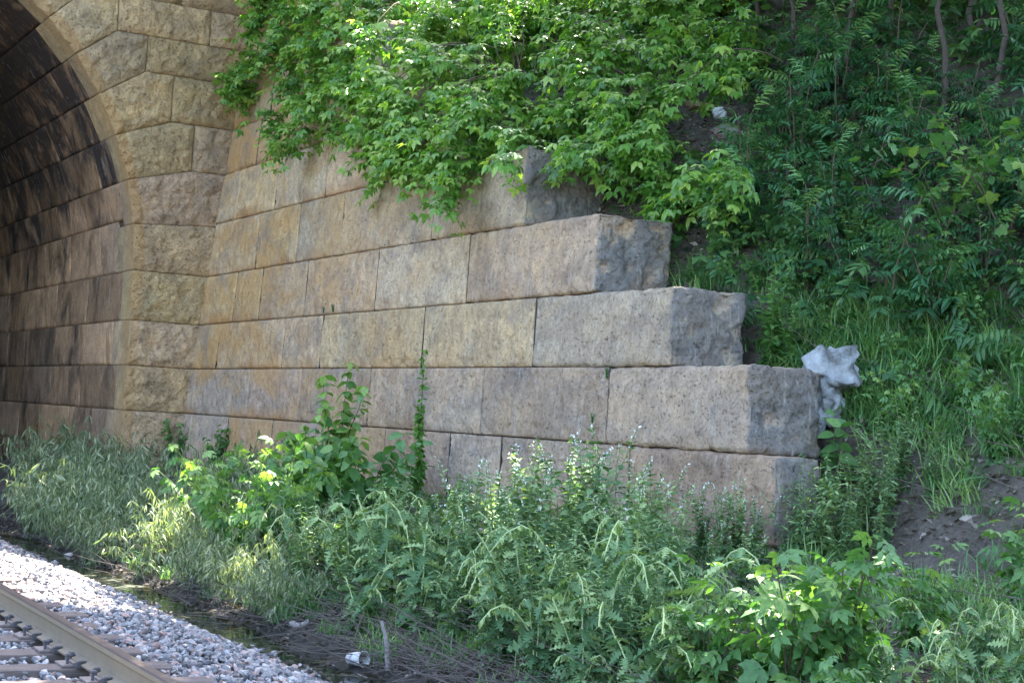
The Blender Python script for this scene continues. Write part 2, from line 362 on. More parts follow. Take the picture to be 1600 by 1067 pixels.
def rough_box(name, x, y, z, mat, parent, tone, res=0.03, front=0.012, end=0.05, seed=0, tol=0.0):
    """end block: battered face at WX(z) towards -X, rough quarry face towards -Y (y[0])"""
    y0, y1 = y; z0, z1 = z; dx = x
    V = []; T = []; off = 0
    def grid(f, nu, nv, flip):
        nonlocal off
        u, v = np.meshgrid(np.linspace(0, 1, nu+1), np.linspace(0, 1, nv+1)); V.append(f(u.ravel(), v.ravel()))
        i = np.arange((nu+1)*(nv+1)).reshape(nv+1, nu+1)+off
        q = np.stack([i[:-1, :-1], i[:-1, 1:], i[1:, 1:], i[1:, :-1]], -1).reshape(-1, 4)
        T.append(q[:, ::-1] if flip else q); off += (nu+1)*(nv+1)
    ny_, nz_, nx_ = int((y1-y0)/res), int((z1-z0)/res), int(dx/res)
    L = lambda a, b, t: a+(b-a)*t
    grid(lambda u, v: np.stack([u*0, u, v], -1), ny_, nz_, True)      # front face
    grid(lambda u, v: np.stack([u, u*0, v], -1), nx_, nz_, False)       # end face
    grid(lambda u, v: np.stack([u, v, u*0+1], -1), nx_, ny_, False)     # top
    grid(lambda u, v: np.stack([u, v, u*0], -1), nx_, ny_, True)
    grid(lambda u, v: np.stack([u*0+1, u, v], -1), ny_, nz_, False)
    grid(lambda u, v: np.stack([u, u*0+1, v], -1), nx_, nz_, True)
    V = np.vstack(V); T = np.vstack(T)
    P = np.stack([V[:, 0]*dx, y0+V[:, 1]*(y1-y0), z0+V[:, 2]*(z1-z0)], -1)
    c = np.array([dx/2, (y0+y1)/2, (z0+z1)/2]); half = np.array([dx/2, (y1-y0)/2, (z1-z0)/2])
    rel = P-c; D = half-np.abs(rel)                       # distances from the faces
    S = np.sort(D, axis=1); e2 = S[:, 1]                   # distance to nearest edge when on a face
    nn = np.sign(rel)*(D < 1e-6); 
    N3 = P*np.array([3.0, 3.0, 3.4])+seed*5.1
    f = fbm(N3*1.4, seed, 6, 0.66); big = fbm(N3*0.45+3, seed+9, 2)
    amp = np.where(P[:, 1]-y0 < 0.02, end, front); amp = np.where(P[:, 1]-y0 < 0.02, amp, front + (end-front)*0.25*(1-sm(P[:, 1]-y0, 0, 0.3)))
    rg = 1-2*np.abs(fbm(N3*1.1+5, seed+20, 5, .6)); disp = amp*(f*0.45+big*0.45+rg*.6) 
    nl = nn/np.maximum(1, np.linalg.norm(nn, axis=1))[:, None]
    ew = 0.02+0.012*vnoise(N3*1.5, seed+4)
    edgecut = np.where(e2 < 0.05, -ew*(1-np.clip(e2/0.045, 0, 1))**1.5, 0)
    # only sides that are free get relief
    free = (P[:, 1] < y1-0.001)
    P = P + nl*(disp*free)[:, None] + nl*edgecut[:, None]
    P[:, 0] += WX(P[:, 2]); P[:, 1] += .17*(P[:, 2]-(z0+z1)/2)
    me = mesh_np(name, P, T); 
    bm = bmesh.new(); bm.from_mesh(me); bmesh.ops.remove_doubles(bm, verts=bm.verts[:], dist=1e-4); bm.to_mesh(me); bm.free()
    nv = len(me.vertices); Pn = np.zeros(nv*3, np.float32); me.vertices.foreach_get('co', Pn); Pn = Pn.reshape(-1, 3)
    k = 1-sm(Pn[:, 1]-y0-.17*(Pn[:, 2]-(z0+z1)/2)+.035*fbm(Pn*4, seed+3, 4), 0.01, 0.06)
    tc = np.array(tone)[None]*(1-k[:, None]*0) ; grey = np.array([0.19, 0.18, 0.17])
    tc = tc*(1-k[:, None]) + grey*k[:, None]
    setcol(me, 'tone', tc); setattr_f(me, 'rnd', np.full(nv, (seed*0.6180339) % 1.0)); setattr_f(me, 'bv', (Pn[:, 2]-z0)/(z1-z0))
    return link(name, me, mat, parent)

wing = thing('wing_wall', 'stepped sandstone block wing wall running forward from the tunnel portal', 'stone wall', (0, 0, 0))
def tone(y, z, i):
    r = random.Random(i*77+3); k = min(1, max(0, (y-12)/14))
    a = np.array([0.43, 0.36, 0.28]); b_ = np.array([0.57, 0.435, 0.275]); c = a*(1-k)+b_*k
    if z < -0.1: c = np.array([0.42, 0.33, 0.255])
    elif z < 0.6: c = c*0.6+0.4*np.array([0.43, 0.33, 0.25])
    j = r.uniform(0.82, 1.15); c = c*j
    pick = r.random()
    if pick < 0.25: c = c*np.array([1.0, 0.92, 0.88])
    elif pick > 0.8: c = c*np.array([1.12, 1.06, 0.92])
    return c
LV = [-1.75, -0.96, -0.155, 0.65, 1.455, 2.345, 3.32, 4.24, 5.08, 5.92, 6.68, 7.45, 8.3]
def lean(u, v, vm): return np.asarray(u)+.17*(np.asarray(v)-vm)*(1-sm(np.asarray(u, float), 25.2, 28.0))
mw = lambda u, v, w_: np.stack([WX(v)-w_, lean(u, v, (v.min()+v.max())/2), v], -1)
courses = [   # joints in Y from the near end to the portal
    (0, [11.0, 12.75, 14.9, 17.3, 19.6, 22.0, 24.6, 26.6, 28.2], 1),
    (1, [11.1, 13.46, 16.16, 17.47, 19.38, 21.6, 23.6, 25.7, 28.2], 1),
    (2, [11.62, 14.06, 16.82, 20.14, 22.69, 24.97, 28.2], 1),
    (3, [13.05, 15.83, 18.74, 22.21, 23.76, 26.92, 28.2], 1),
    (4, [14.68, 17.74, 20.52, 23.17, 25.19, 26.46, 28.2], 1),
    (5, [16.5, 19.03, 22.11, 23.9, 25.78, 28.2], 1),
    (6, [18.2, 20.9, 23.1, 25.3, 27.15, 28.2], 1),
    (7, [20.0, 22.5, 24.9, 26.6, 28.2], 1),
    (8, [21.6, 24.0, 26.3, 28.2], 1), (9, [23.2, 25.6, 28.2], 1), (10, [24.8, 28.2], 1), (11, [26.4, 28.2], 1)]
k = 0
for ci, js, _ in courses:
    z0, z1 = LV[ci]+0.005, LV[ci+1]-0.005
    sb = random.Random(ci).uniform(-0.004, 0.006)
    for j in range(len(js)-1):
        k += 1; y0, y1 = js[j]+0.004, js[j+1]-0.004
        if j == 0:
            rough_box('stone_block', {2: .80, 3: .88, 4: .98, 1: .5}.get(ci, 1.08), (y0, y1), (z0, z1), M_wing, wing, tone(y0, z0, k), 0.022 if ci < 6 else 0.08, front=0.014, end=0.05 if ci > 1 else .035, seed=k)
        else:
            res = 0.022 if y0 < 20 else 0.035
            if ci > 6: res = 0.08
            stone_piece('stone_block', [(y0, z0), (y1, z0), (y1, z1), (y0, z1)], lambda u, v, w_, sb=sb: mw(u, v, w_+sb), M_wing, wing, 0.9, tone(y0, z0, k), res, bulge=0.006, rough=0.013, edgew=0.022, nsc=4.5, seed=k, gap=(0.003, 0.010, 0.018)[(k*7//3) % 3], spall=0.035)
# dark mortar in the upright joints
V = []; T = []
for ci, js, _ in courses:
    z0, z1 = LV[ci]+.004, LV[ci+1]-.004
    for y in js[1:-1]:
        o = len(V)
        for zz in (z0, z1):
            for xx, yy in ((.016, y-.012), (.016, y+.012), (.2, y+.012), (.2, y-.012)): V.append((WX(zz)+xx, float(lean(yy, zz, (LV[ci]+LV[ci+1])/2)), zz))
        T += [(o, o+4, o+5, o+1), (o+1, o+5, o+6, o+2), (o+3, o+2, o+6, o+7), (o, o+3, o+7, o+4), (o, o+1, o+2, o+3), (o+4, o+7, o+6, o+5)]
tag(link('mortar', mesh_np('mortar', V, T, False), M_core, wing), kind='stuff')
# rubble core behind the facing
V = []; T = []
for ci, js, _ in courses:
    z0, z1 = LV[ci], LV[ci+1]-0.02; y0 = js[0]+0.6; o = len(V)
    for yy in (y0, 28.25):
        for (xx, zz) in ((WX(z0)+0.12, z0), (WX(z0)+0.95, z0), (WX(z1)+0.95, z1), (WX(z1)+0.12, z1)): V.append((xx, yy, zz))
    T += [(o, o+1, o+2, o+3), (o+4, o+7, o+6, o+5), (o, o+3, o+7, o+4), (o+1, o+5, o+6, o+2), (o+3, o+2, o+6, o+7), (o, o+4, o+5, o+1)]
link('wall_core', mesh_np('wall_core', V, T, False), M_core, wing)

# ------------------------------------------------------------------ portal
portal = thing('tunnel_portal', 'arched sandstone tunnel portal with rock faced wedge stones and ochre edge', 'tunnel portal', (0, 0, 0))
PY = 28.2; CX, CZ, RR = 2.03, 2.42, 5.77; XA = 7.8
mp = lambda u, v, w_: np.stack([u, PY-w_, v], -1)
def intr(a, r=RR): return (CX+r*math.cos(math.radians(a)), CZ+r*math.sin(math.radians(a)))
def pm(u, v, w_, isb):
    d = np.where(v > CZ, np.hypot(u-CX, v-CZ)-RR, u-XA); mm = 1-sm(d, 0.10, 0.26)
    return np.where(isb, 0.0, mm)
def ptone(i):
    r = random.Random(i*31+1); return np.array([0.55, 0.40, 0.245])*r.uniform(0.85, 1.15)*np.array([1, r.uniform(.97, 1.03), r.uniform(0.85, 1.08)])
def pblock(poly, depth, i, mirror=False, res=0.035, **kw):
    if mirror: poly = [(2*CX-a, b_) for a, b_ in poly]
    mg = (lambda u, v, w_, isb: pm(np.abs(u-CX)+CX, v, w_, isb))
    stone_piece('stone_block', poly, mp, M_portal, portal, depth, ptone(i), 0.3 if mirror else res, bulge=0.045, rough=0.030, edgew=0.03, nsc=5.0, seed=i+200, margin=mg, **kw)
i = 0
for side in (False, True):
    lv = [-1.8]+LV[1:7]
    for j in range(6):
        i += 1; z1 = lv[j+1]; zi = z1 if j < 5 else 3.17
        x1 = XA if j < 5 else CX+math.sqrt(RR*RR-(3.17-CZ)**2)
        pblock([(XA if j < 5 else XA, lv[j]), (9.85, lv[j]+(0.0)), (9.85, z1), (x1, zi)], (0.62, 1.05)[j % 2], i, side)
    ex = [(8.76, 4.24), (8.31, 5.08), (7.79, 5.92), (7.23, 6.57), (6.66, 7.22)]
    an = [7.46, 15.3, 23.4, 31.0, 38.8, 46.3]
    lev = [3.32, 4.24, 5.08, 5.92, 6.57, 7.22]
    # first wedge
    i += 1; pblock([intr(an[0]), (9.9, 3.32), (9.9, 4.24), ex[0], intr(an[1])], 0.62, i, side)
    nxt = [46.3+8.74*q for q in range(1, 6)]
    for q, a in enumerate(nxt):
        an.append(a); ex.append((CX+6.72*math.cos(math.radians(a)), 7.22+[0.55, 0.98, 1.28, 1.45, 1.5][q])); lev.append(ex[-1][1])
    for q in range(1, len(an)-1):
        i += 1; p0, p1 = ex[q-1], ex[q]
        a0, a1 = an[q], an[q+1]
        poly = [intr(a0), p0, (p0[0], p1[1]), p1, intr(a1)]
        pblock(poly, (1.05, 0.62)[q % 2], i, side)
        # spandrel stones of the same course
        if p0[0] < 9.7:
            xs = [p0[0]]
            while xs[-1] < 9.2 and len(xs) < 5: xs.append(xs[-1]+(1.7 if q > 2 else 3))
            xs[-1] = 9.95
            if q == 3: xs = [p0[0], 9.95]
            for s in range(len(xs)-1):
                i += 1; pblock([(xs[s], p0[1]), (xs[s+1], p0[1]), (xs[s+1], p1[1]), (xs[s], p1[1])], 0.6, i, side, 0.035 if p0[1] < 7 else 0.15)
pblock([(-6.0, 8.74), (9.95, 8.74), (9.95, 9.6), (-6.0, 9.6)], 0.6, 190, False, 0.3)
# backing of the portal face (dark rubble), as an arch-shaped sheet with thickness
V = []; T = []; n = 24
pr = [(9.95, -1.8), (XA+0.10, -1.8)] 
arc = [(XA+0.1, -1.8), (XA+0.1, CZ)]+[(CX+(RR+0.1)*math.cos(a), CZ+(RR+0.1)*math.sin(a)) for a in np.linspace(0.05, math.pi-0.05, n)]+[(2*CX-XA-0.1, CZ), (2*CX-XA-0.1, -1.8)]
out = [(9.9 if a[0] > CX else 2*CX-9.9, a[1]) if abs(a[0]-CX) > 4.6 else (a[0], 9.55) for a in arc]
for (a, o_) in zip(arc, out):
    V += [(a[0], PY+0.12, a[1]), (o_[0], PY+0.12, max(o_[1], a[1])), (a[0], PY+0.6, a[1]), (o_[0], PY+0.6, max(o_[1], a[1]))]
for q in range(len(arc)-1):
    o0 = 4*q; o1 = o0+4
    T += [(o0, o0+1, o1+1, o1), (o0+2, o1+2, o1+3, o0+3), (o0+1, o0+3, o1+3, o1+1)]
link('wall_core', mesh_np('portal_core', V, T, False), M_core, portal)

# ------------------------------------------------------------------ tunnel lining
lining = thing('tunnel_lining', 'soot blackened stone barrel vault and side wall inside the tunnel', 'tunnel', (0, 0, 0))
def mt(u, v, w_):
    s = v-CZ; th = np.clip(s/RR, 0, None)
    x = np.where(s < 0, XA-w_, CX+(RR-w_)*np.cos(th)); z = np.where(s < 0, v, CZ+(RR-w_)*np.sin(th))
    return np.stack([x, u, z], -1)
rows = [-1.8, -0.96, -0.155, 0.65, 1.455, 2.345] + [CZ+RR*math.radians(a) for a in (8.6, 15.3, 23.4, 31.0, 38.8, 46.3, 54, 62)]
depths = [0.62, 1.05]
i = 0
for r in range(len(rows)-1):
    rr = random.Random(r+50); y = PY+((0.62, 1.05)[r % 2] if r < 6 else (0.62, 1.05)[(r-6) % 2]); q = 0
    if r >= 7: y = PY+(1.05, 0.62)[(r-6) % 2]
    while y < 44 and q < 7:
        y1 = y+rr.uniform(1.1, 2.6) if q < 6 else 45.0; i += 1; q += 1
        c = np.array([0.46, 0.295, 0.18])*rr.uniform(0.6, 1.35)
        if rr.random() < 0.3: c = c*np.array([0.75, 0.8, 0.9])
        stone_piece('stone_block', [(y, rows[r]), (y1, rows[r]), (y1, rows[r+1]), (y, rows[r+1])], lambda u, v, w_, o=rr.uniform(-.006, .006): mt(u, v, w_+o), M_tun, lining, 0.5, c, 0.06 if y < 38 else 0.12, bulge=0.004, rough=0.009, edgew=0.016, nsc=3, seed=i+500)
        y = y1
        if y >= 44.9: break
# plain remainder of the vault (crown, far side, far end)
ang = [(XA+0.06, -2.3), (XA+0.06, CZ)]+[(CX+(RR+0.05)*math.cos(a), CZ+(RR+0.05)*math.sin(a)) for a in np.linspace(0, math.pi, 40)]+[(2*CX-XA-0.06, CZ), (2*CX-XA-0.06, -2.3)]
V = []; T = []; ysl = [PY+0.55, 31, 34, 38, 42, 46, 52, 60, 75, 100]
for y in ysl:
    for a in ang: V.append((a[0], y, a[1]))
na = len(ang)
for a in range(len(ysl)-1):
    for q in range(na-1): T.append((a*na+q, a*na+q+1, (a+1)*na+q+1, (a+1)*na+q))
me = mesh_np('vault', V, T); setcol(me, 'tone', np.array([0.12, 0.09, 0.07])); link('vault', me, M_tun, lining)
# fill over the tunnel
V = []; T = []
fx = np.linspace(-60, 9.6, 60); fy = np.concatenate([np.linspace(28.6, 50, 20), [80, 120]])
FX, FY = np.meshgrid(fx, fy); FZ = np.full(FX.shape, 9.3)+0.25*fbm(np.stack([FX*.4, FY*.4, FX*0], -1).reshape(-1, 3), 8, 3).reshape(FX.shape) - 12*sm(-FX, 8, 30)*sm(40-FY, 0, 11)
iq = np.arange(FX.size).reshape(FX.shape); Q = np.stack([iq[:-1, :-1], iq[:-1, 1:], iq[1:, 1:], iq[1:, :-1]], -1).reshape(-1, 4)
tag(link('embankment', mesh_np('embankment', np.stack([FX, FY, FZ], -1).reshape(-1, 3), Q), M_soil), kind='structure')

# ------------------------------------------------------------------ track
prof = [(-.076, 0), (.076, 0), (.076, .011), (.05, .018), (.012, .032), (.0085, .06), (.0085, .115), (.014, .130), (.036, .140), (.037, .168), (.030, .177), (.015, .1795), (-.015, .1795), (-.030, .177), (-.037, .168), (-.036, .140), (-.014, .130), (-.0085, .115), (-.0085, .06), (-.012, .032), (-.05, .018), (-.076, .011)]
RZ = -1.50-0.1795; RX = 2.733; LX = RX-1.51
def rail(x, label):
    me = bpy.data.meshes.new('rail'); n = len(prof); ysr = [-20, 5, 15, 30, 60, 95]
    V = [(a, y, b_) for y in ysr for a, b_ in prof]; Fc = []
    for s in range(len(ysr)-1):
        for q in range(n): Fc.append((s*n+q, s*n+(q+1) % n, (s+1)*n+(q+1) % n, (s+1)*n+q))
    me.from_pydata(V, [], [f[::-1] for f in Fc]); me.materials.append(M_railside); me.materials.append(M_railtop)
    for f in me.polygons:
        q = f.index % n
        if 8 <= q <= 13: f.material_index = 1
    me.update(); o = link('rail', me, None, None, (x, 0, RZ)); return tag(o, label, 'rail', 'rails of the track')
rr1 = rail(RX, 'steel rail nearest the stone wall with dusty tan side and worn dark top')
rr2 = rail(LX, 'far steel rail of the track, out past the left of the view')
def box_bm(bm, c, s, rz=0, taper=1.0):
    M = Matrix.Translation(c) @ Matrix.Rotation(rz, 4, 'Z')
    r = bmesh.ops.create_cube(bm, size=1.0)
    for v in r['verts']:
        k_ = taper if v.co.z > 0 else 1.0
        v.co = M @ Vector((v.co.x*s[0]*k_, v.co.y*s[1]*k_, v.co.z*s[2]))
    return r['verts']
def bm_obj(name, bm, mat, parent=None, loc=None, bev=0.0):
    if bev: bmesh.ops.bevel(bm, geom=bm.edges[:], offset=bev, segments=1, affect='EDGES')
    me = bpy.data.meshes.new(name); bm.to_mesh(me); bm.free(); return link(name, me, mat, parent, loc)
TZ = RZ-0.018
def tie_mesh(seed):
    n_x, n_y, n_z = 60, 8, 5; bm = bmesh.new(); bmesh.ops.create_cube(bm, size=1)
    for v in bm.verts: v.co = Vector((v.co.x*2.6, v.co.y*0.23, v.co.z*0.18))
    bmesh.ops.subdivide_edges(bm, edges=[e for e in bm.edges if abs(e.verts[0].co.x-e.verts[1].co.x) > .1], cuts=60, use_grid_fill=True)
    bmesh.ops.subdivide_edges(bm, edges=[e for e in bm.edges if abs(e.verts[0].co.y-e.verts[1].co.y) > .1], cuts=9, use_grid_fill=True)
    P = np.array([v.co[:] for v in bm.verts])
    d = fbm(P*np.array([1.2, 26, 14])+seed, seed, 3)*0.006
    for v, dd in zip(bm.verts, d):
        sgn = 1 if v.co.z > 0 else -1
        v.co.z += dd if sgn > 0 else 0
        if abs(v.co.y) > 0.11 and v.co.z > 0: v.co.z -= 0.008+abs(dd); v.co.y *= 0.97
    me = bpy.data.meshes.new('wooden_tie'); bm.to_mesh(me); bm.free(); return me
tms = [tie_mesh(s) for s in range(3)]
bmp = bmesh.new(); box_bm(bmp, (0, 0, .009), (.36, .19, .018)); box_bm(bmp, (.098, 0, .024), (.03, .19, .016)); box_bm(bmp, (-.098, 0, .024), (.03, .19, .016))
plate_me = bpy.data.meshes.new('tie_plate'); bmesh.ops.bevel(bmp, geom=bmp.edges[:], offset=.003, segments=1, affect='EDGES'); bmp.to_mesh(plate_me); bmp.free(); plate_me.materials.append(M_plate)
bms = bmesh.new(); box_bm(bms, (0, 0, .01), (.017, .017, .06)); box_bm(bms, (.006, 0, .044), (.042, .034, .014), 0, .7); bmesh.ops.bevel(bms, geom=bms.edges[:], offset=.003, segments=1, affect='EDGES')
spike_me = bpy.data.meshes.new('spike'); bms.to_mesh(spike_me); bms.free(); spike_me.materials.append(M_spike)
bma = bmesh.new(); box_bm(bma, (-.085, 0, .006), (.035, .03, .045)); box_bm(bma, (0, 0, -.012), (.17, .03, .018)); box_bm(bma, (-.066, 0, .026), (.05, .034, .014)); bmesh.ops.bevel(bma, geom=bma.edges[:], offset=.004, segments=1, affect='EDGES')
anchor_me = bpy.data.meshes.new('rail_anchor'); bma.to_mesh(anchor_me); bma.free(); anchor_me.materials.append(M_spike)
yt = 9.71-0.62*6; q = 0
while yt < 40:
    o = link('wooden_tie', tms[q % 3], M_wood, None, (2.01+random.uniform(-.05, .05), yt, TZ-0.09)); o.rotation_euler = (0, 0, random.uniform(-.012, .012))
    tag(o, 'weathered grey brown wooden tie set in the pale ballast under the rail', 'railroad tie', 'wooden ties under the track')
    for rx in (RX, LX):
        if rx == LX and yt > 14: continue
        if yt > 26: continue
        pl = link('tie_plate', plate_me, None, o, (rx-o.location.x, 0, 0.09))
        for sx_, sy_ in ((-.092, .05), (-.135, -.05), (.092, -.05), (.135, .05)):
            s_ = link('spike', spike_me, None, pl, (sx_, sy_, .02+random.uniform(0, .012))); s_.rotation_euler = (0, 0, 0 if sx_ < 0 else math.pi)
    if yt < 26:
        for dy in (-.14, .14): link('rail_anchor', anchor_me, None, rr1, (0, yt+dy, 0))
    yt += 0.62; q += 1

# ------------------------------------------------------------------ instancer for small shapes
def rotm(yaw, pitch, roll):
    cy, sy, cp, sp, c_, s_ = np.cos(yaw), np.sin(yaw), np.cos(pitch), np.sin(pitch), np.cos(roll), np.sin(roll)
    n = len(yaw); R = np.zeros((n, 3, 3))     # leaf x axis -> heading, pitch>0 lifts tip
    ax = np.stack([cy*cp, sy*cp, sp], -1); ay0 = np.stack([-sy, cy, cy*0], -1); az0 = np.cross(ax, ay0)
    ay = ay0*c_[:, None]+az0*s_[:, None]; az = np.cross(ax, ay)
    R[:, :, 0] = ax; R[:, :, 1] = ay; R[:, :, 2] = az; return R
class Geo:
    def __init__(s): s.V = []; s.T = []; s.t = []; s.n = 0
    def add(s, V, T, tint=0.5):
        s.V.append(V); s.T.append(T+s.n); s.t.append(np.full(len(V), tint) if np.isscalar(tint) else tint); s.n += len(V)
    def inst(s, tmpl, R, S, P, tint):
        V, T = tmpl; n = len(P); S = np.asarray(S, float)
        if S.ndim == 1: S = np.repeat(S[:, None], 3, 1)
        W = np.einsum('nij,vj,nj->nvi', R, V, S, optimize=True)+P[:, None, :]
        TT = (T[None]+(np.arange(n)*len(V))[:, None, None]).reshape(-1, T.shape[1])
        s.add(W.reshape(-1, 3), TT, np.repeat(np.asarray(tint, float), len(V)))
    def tube(s, pts, r0, r1, k=4, tint=0.5):
        pts = np.asarray(pts, float); n = len(pts); d = np.gradient(pts, axis=0); d /= np.linalg.norm(d, axis=1)[:, None]+1e-9
        ref = np.where(np.abs(d[:, 2:3]) > 0.9, np.array([[1., 0, 0]]), np.array([[0, 0, 1.]]))
        a = np.cross(d, ref); a /= np.linalg.norm(a, axis=1)[:, None]; b_ = np.cross(d, a)
        r = np.linspace(r0, r1, n)[:, None]; V = []
        for q in range(k):
            an_ = 2*math.pi*q/k; V.append(pts+(a*math.cos(an_)+b_*math.sin(an_))*r)
        V = np.stack(V, 1).reshape(-1, 3); T = []
        for i_ in range(n-1):
            for q in range(k):
                a0, a1 = i_*k+q, i_*k+(q+1) % k; T += [(a0, a1, a1+k), (a0, a1+k, a0+k)]
        s.add(V, np.array(T), tint)
    def mesh(s, name, mat, smooth=True):
        if not s.V: return None
        me = mesh_np(name, np.vstack(s.V), np.vstack(s.T), smooth); setattr_f(me, 'tint', np.concatenate(s.t)); me.materials.append(mat); return me

# leaf templates: unit length along +x, normal +z
def leaf_t(half, bend=0.18, fold=0.25):
    """half: list of (x, halfwidth) from base to tip"""
    V = []; T = []
    for x, h in half:
        zc = -bend*x*x
        V.append((x, 0, zc)); V.append((x, h, zc+fold*h)); V.append((x, -h, zc+fold*h))
    for i_ in range(len(half)-1):
        a, b_ = 3*i_, 3*i_+3
        T += [(a, b_, b_+1), (a, b_+1, a+1), (a, a+2, b_+2), (a, b_+2, b_)]
    V = np.array(V, float); T = np.array(T)
    # drop degenerate
    ok = [len({tuple(np.round(V[q], 6)) for q in t_}) == 3 for t_ in T]
    return V, T[np.array(ok)]
OV = leaf_t([(0, 0), (.18, .17), (.45, .25), (.75, .15), (1, 0)])
OVW = leaf_t([(0, 0), (.12, .2), (.4, .34), (.72, .24), (1, 0)], .22, .2)
TOOTH = leaf_t([(0, 0), (.2, .15), (.42, .27), (.5, .19), (.68, .2), (.76, .11), (1, 0)], .25, .3)
LAN = leaf_t([(0, .01), (.3, .085), (.65, .065), (1, 0)], .35, .3)
STRAP = leaf_t([(0, .02), (.3, .035), (.65, .028), (1, 0)], .5, .2)
LOW = leaf_t([(0, 0), (.4, .26), (1, 0)], .15, .2)
def lobed(n, depth=.6, wid=.3, bend=.3):
    half = [(0, .02)]
    for q in range(n):
        x = (q+.5)/n*.92+.04; e = math.sin(math.pi*min(1, x*.8+.18))
        half += [(x-.28/n, wid*e*(1-depth)), (x+.18/n, wid*e)]
    half.append((1, 0)); return leaf_t(half, bend, .25)
THL = lobed(5, .78, .36); THS = lobed(3, .65, .34)
def palmate():
    V = [(0, 0, 0)]; pts = [(-.12, -.25), (.02, -.5), (.22, -.36), (.45, -.55), (.55, -.28), (.72, -.27), (1, 0), (.72, .27), (.55, .28), (.45, .55), (.22, .36), (.02, .5), (-.12, .25)]
    for x, y in pts: V.append((x, y, -.12*x*x+.15*abs(y)))
    T = [(0, q, q+1) for q in range(1, len(pts))]; return np.array(V, float), np.array(T)
PAL = palmate()
def merge(parts):
    V = []; T = []; o = 0
    for (v, t_) in parts: V.append(v); T.append(t_+o); o += len(v)
    return np.vstack(V), np.vstack(T)
def xf(tm, yaw=0, pitch=0, roll=0, s=1, p=(0, 0, 0)):
    R = rotm(np.array([yaw]), np.array([pitch]), np.array([roll]))[0]; return (tm[0]*s)@R.T+np.array(p), tm[1]
RIB = (np.array([(0, .008, 0), (0, -.008, 0), (.5, -.006, .0), (.5, .006, .0)], float), np.array([(0, 1, 2), (0, 2, 3)]))
# compound leaves
TRI = merge([RIB, xf(TOOTH, 0, -.1, 0, .52, (.48, 0, 0)), xf(TOOTH, .95, -.15, .2, .45, (.40, 0, 0)), xf(TOOTH, -.95, -.15, -.2, .45, (.40, 0, 0))])
FIV = merge([RIB, xf(TOOTH, 0, -.15, 0, .5, (.5, 0, -.02)), xf(TOOTH, .9, -.2, .2, .42, (.46, 0, 0)), xf(TOOTH, -.9, -.2, -.2, .42, (.46, 0, 0)), xf(OV, 1.2, -.2, .2, .34, (.28, 0, 0)), xf(OV, -1.2, -.2, -.2, .34, (.28, 0, 0))])
TRIL = merge([xf(LOW, 0, -.1, 0, .55, (.42, 0, 0)), xf(LOW, .95, -.2, .2, .48, (.38, 0, 0)), xf(LOW, -.95, -.2, -.2, .48, (.38, 0, 0))])
def pinnate(n, ls, droop=.5):
    ps = []
    for q in range(n):
        x = .14+.8*q/n; z = -droop*x*x*.5; l = ls*(1-.45*abs(x-.5)*1.3)*(.85+.3*((q*7) % 3)/2)
        for s_ in (1, -1): ps.append(xf(LANL, s_*(1.05+.2*((q*5+s_) % 3)/2), -.15-.4*((q*3+s_) % 4)/3, s_*.3, l, (x+.02*s_, 0, z)))
    ps.append(xf(LANL, 0, -.5, 0, ls*.8, (.93, 0, -droop*.43)))
    ax_ = np.array([(x, y, -droop*x*x*.5) for x in (0, .5, 1) for y in (.006, -.006)]); ps.append((ax_, np.array([(0, 1, 3), (0, 3, 2), (2, 3, 5), (2, 5, 4)])))
    return merge(ps)
LANL = leaf_t([(0, 0), (.3, .13), (.7, .10), (1, 0)], .3, .25)
PIN = pinnate(6, .34); PINL = pinnate(6, .34)
U = lambda r, a, b_, n: r.uniform(a, b_, n)

# ------------------------------------------------------------------ plant builders: each returns [(part name, mesh)]
def curve(h, lean, az, n=7, wob=.03, r=None, droop=0):
    t_ = np.linspace(0, 1, n); x = lean*t_**1.6*math.cos(az); y = lean*t_**1.6*math.sin(az); z = h*t_
    if droop:
        k_ = np.clip((t_-.72)/.28, 0, 1); ang_ = k_*math.pi*.85; z = h*np.minimum(t_, .72)+h*.13*np.sin(ang_); rr_ = h*.10*(1-np.cos(ang_)); z = z-h*.12*np.clip((t_-.9)/.1, 0, 1)
        x = x+rr_*math.cos(az); y = y+rr_*math.sin(az)
    P = np.stack([x, y, z], -1)
    if r is not None: P[1:] += r.normal(0, wob*h*.3, (n-1, 3))*np.array([1, 1, .2])
    return P
def at_curve(P, t_):
    n = len(P)-1; f_ = np.clip(t_, 0, 1)*n; i_ = np.minimum(f_.astype(int), n-1); f_ = (f_-i_)[:, None]; return P[i_]*(1-f_)+P[i_+1]*f_
def shrub(seed, h=1.0, nst=7, spread=.35, tmpl=None, lsize=.2, per=9, mat=None, stem=None, t0=.2, tint=(.2, .9), side=2, pitch=(-.5, .35), rollv=.5):
    r = np.random.default_rng(seed); S = Geo(); Lf = Geo()
    for s_ in range(nst):
        az = r.uniform(0, 6.28); hh = h*r.uniform(.6, 1); P = curve(hh, spread*r.uniform(.2, 1.3), az, r=r); S.tube(P, .006+.004*h, .002, 4)
        n = int(per*r.uniform(.8, 1.2)); ts = np.linspace(t0, 1, n); Q_ = at_curve(P, ts)
        for q in range(side):
            yaw = az+np.arange(n)*1.9+q*math.pi*2/side+r.normal(0, .35, n)
            R = rotm(yaw, U(r, *pitch, n)+.4*(ts-.6), r.normal(0, rollv, n))
            Lf.inst(tmpl, R, lsize*(1.15-.45*ts)*U(r, .75, 1.2, n), Q_, np.clip(U(r, tint[0], tint[1], n)*.7+.3*ts, 0, 1))
    return [('stem', S.mesh('stem', stem or M_stem)), ('foliage', Lf.mesh('foliage', mat))]
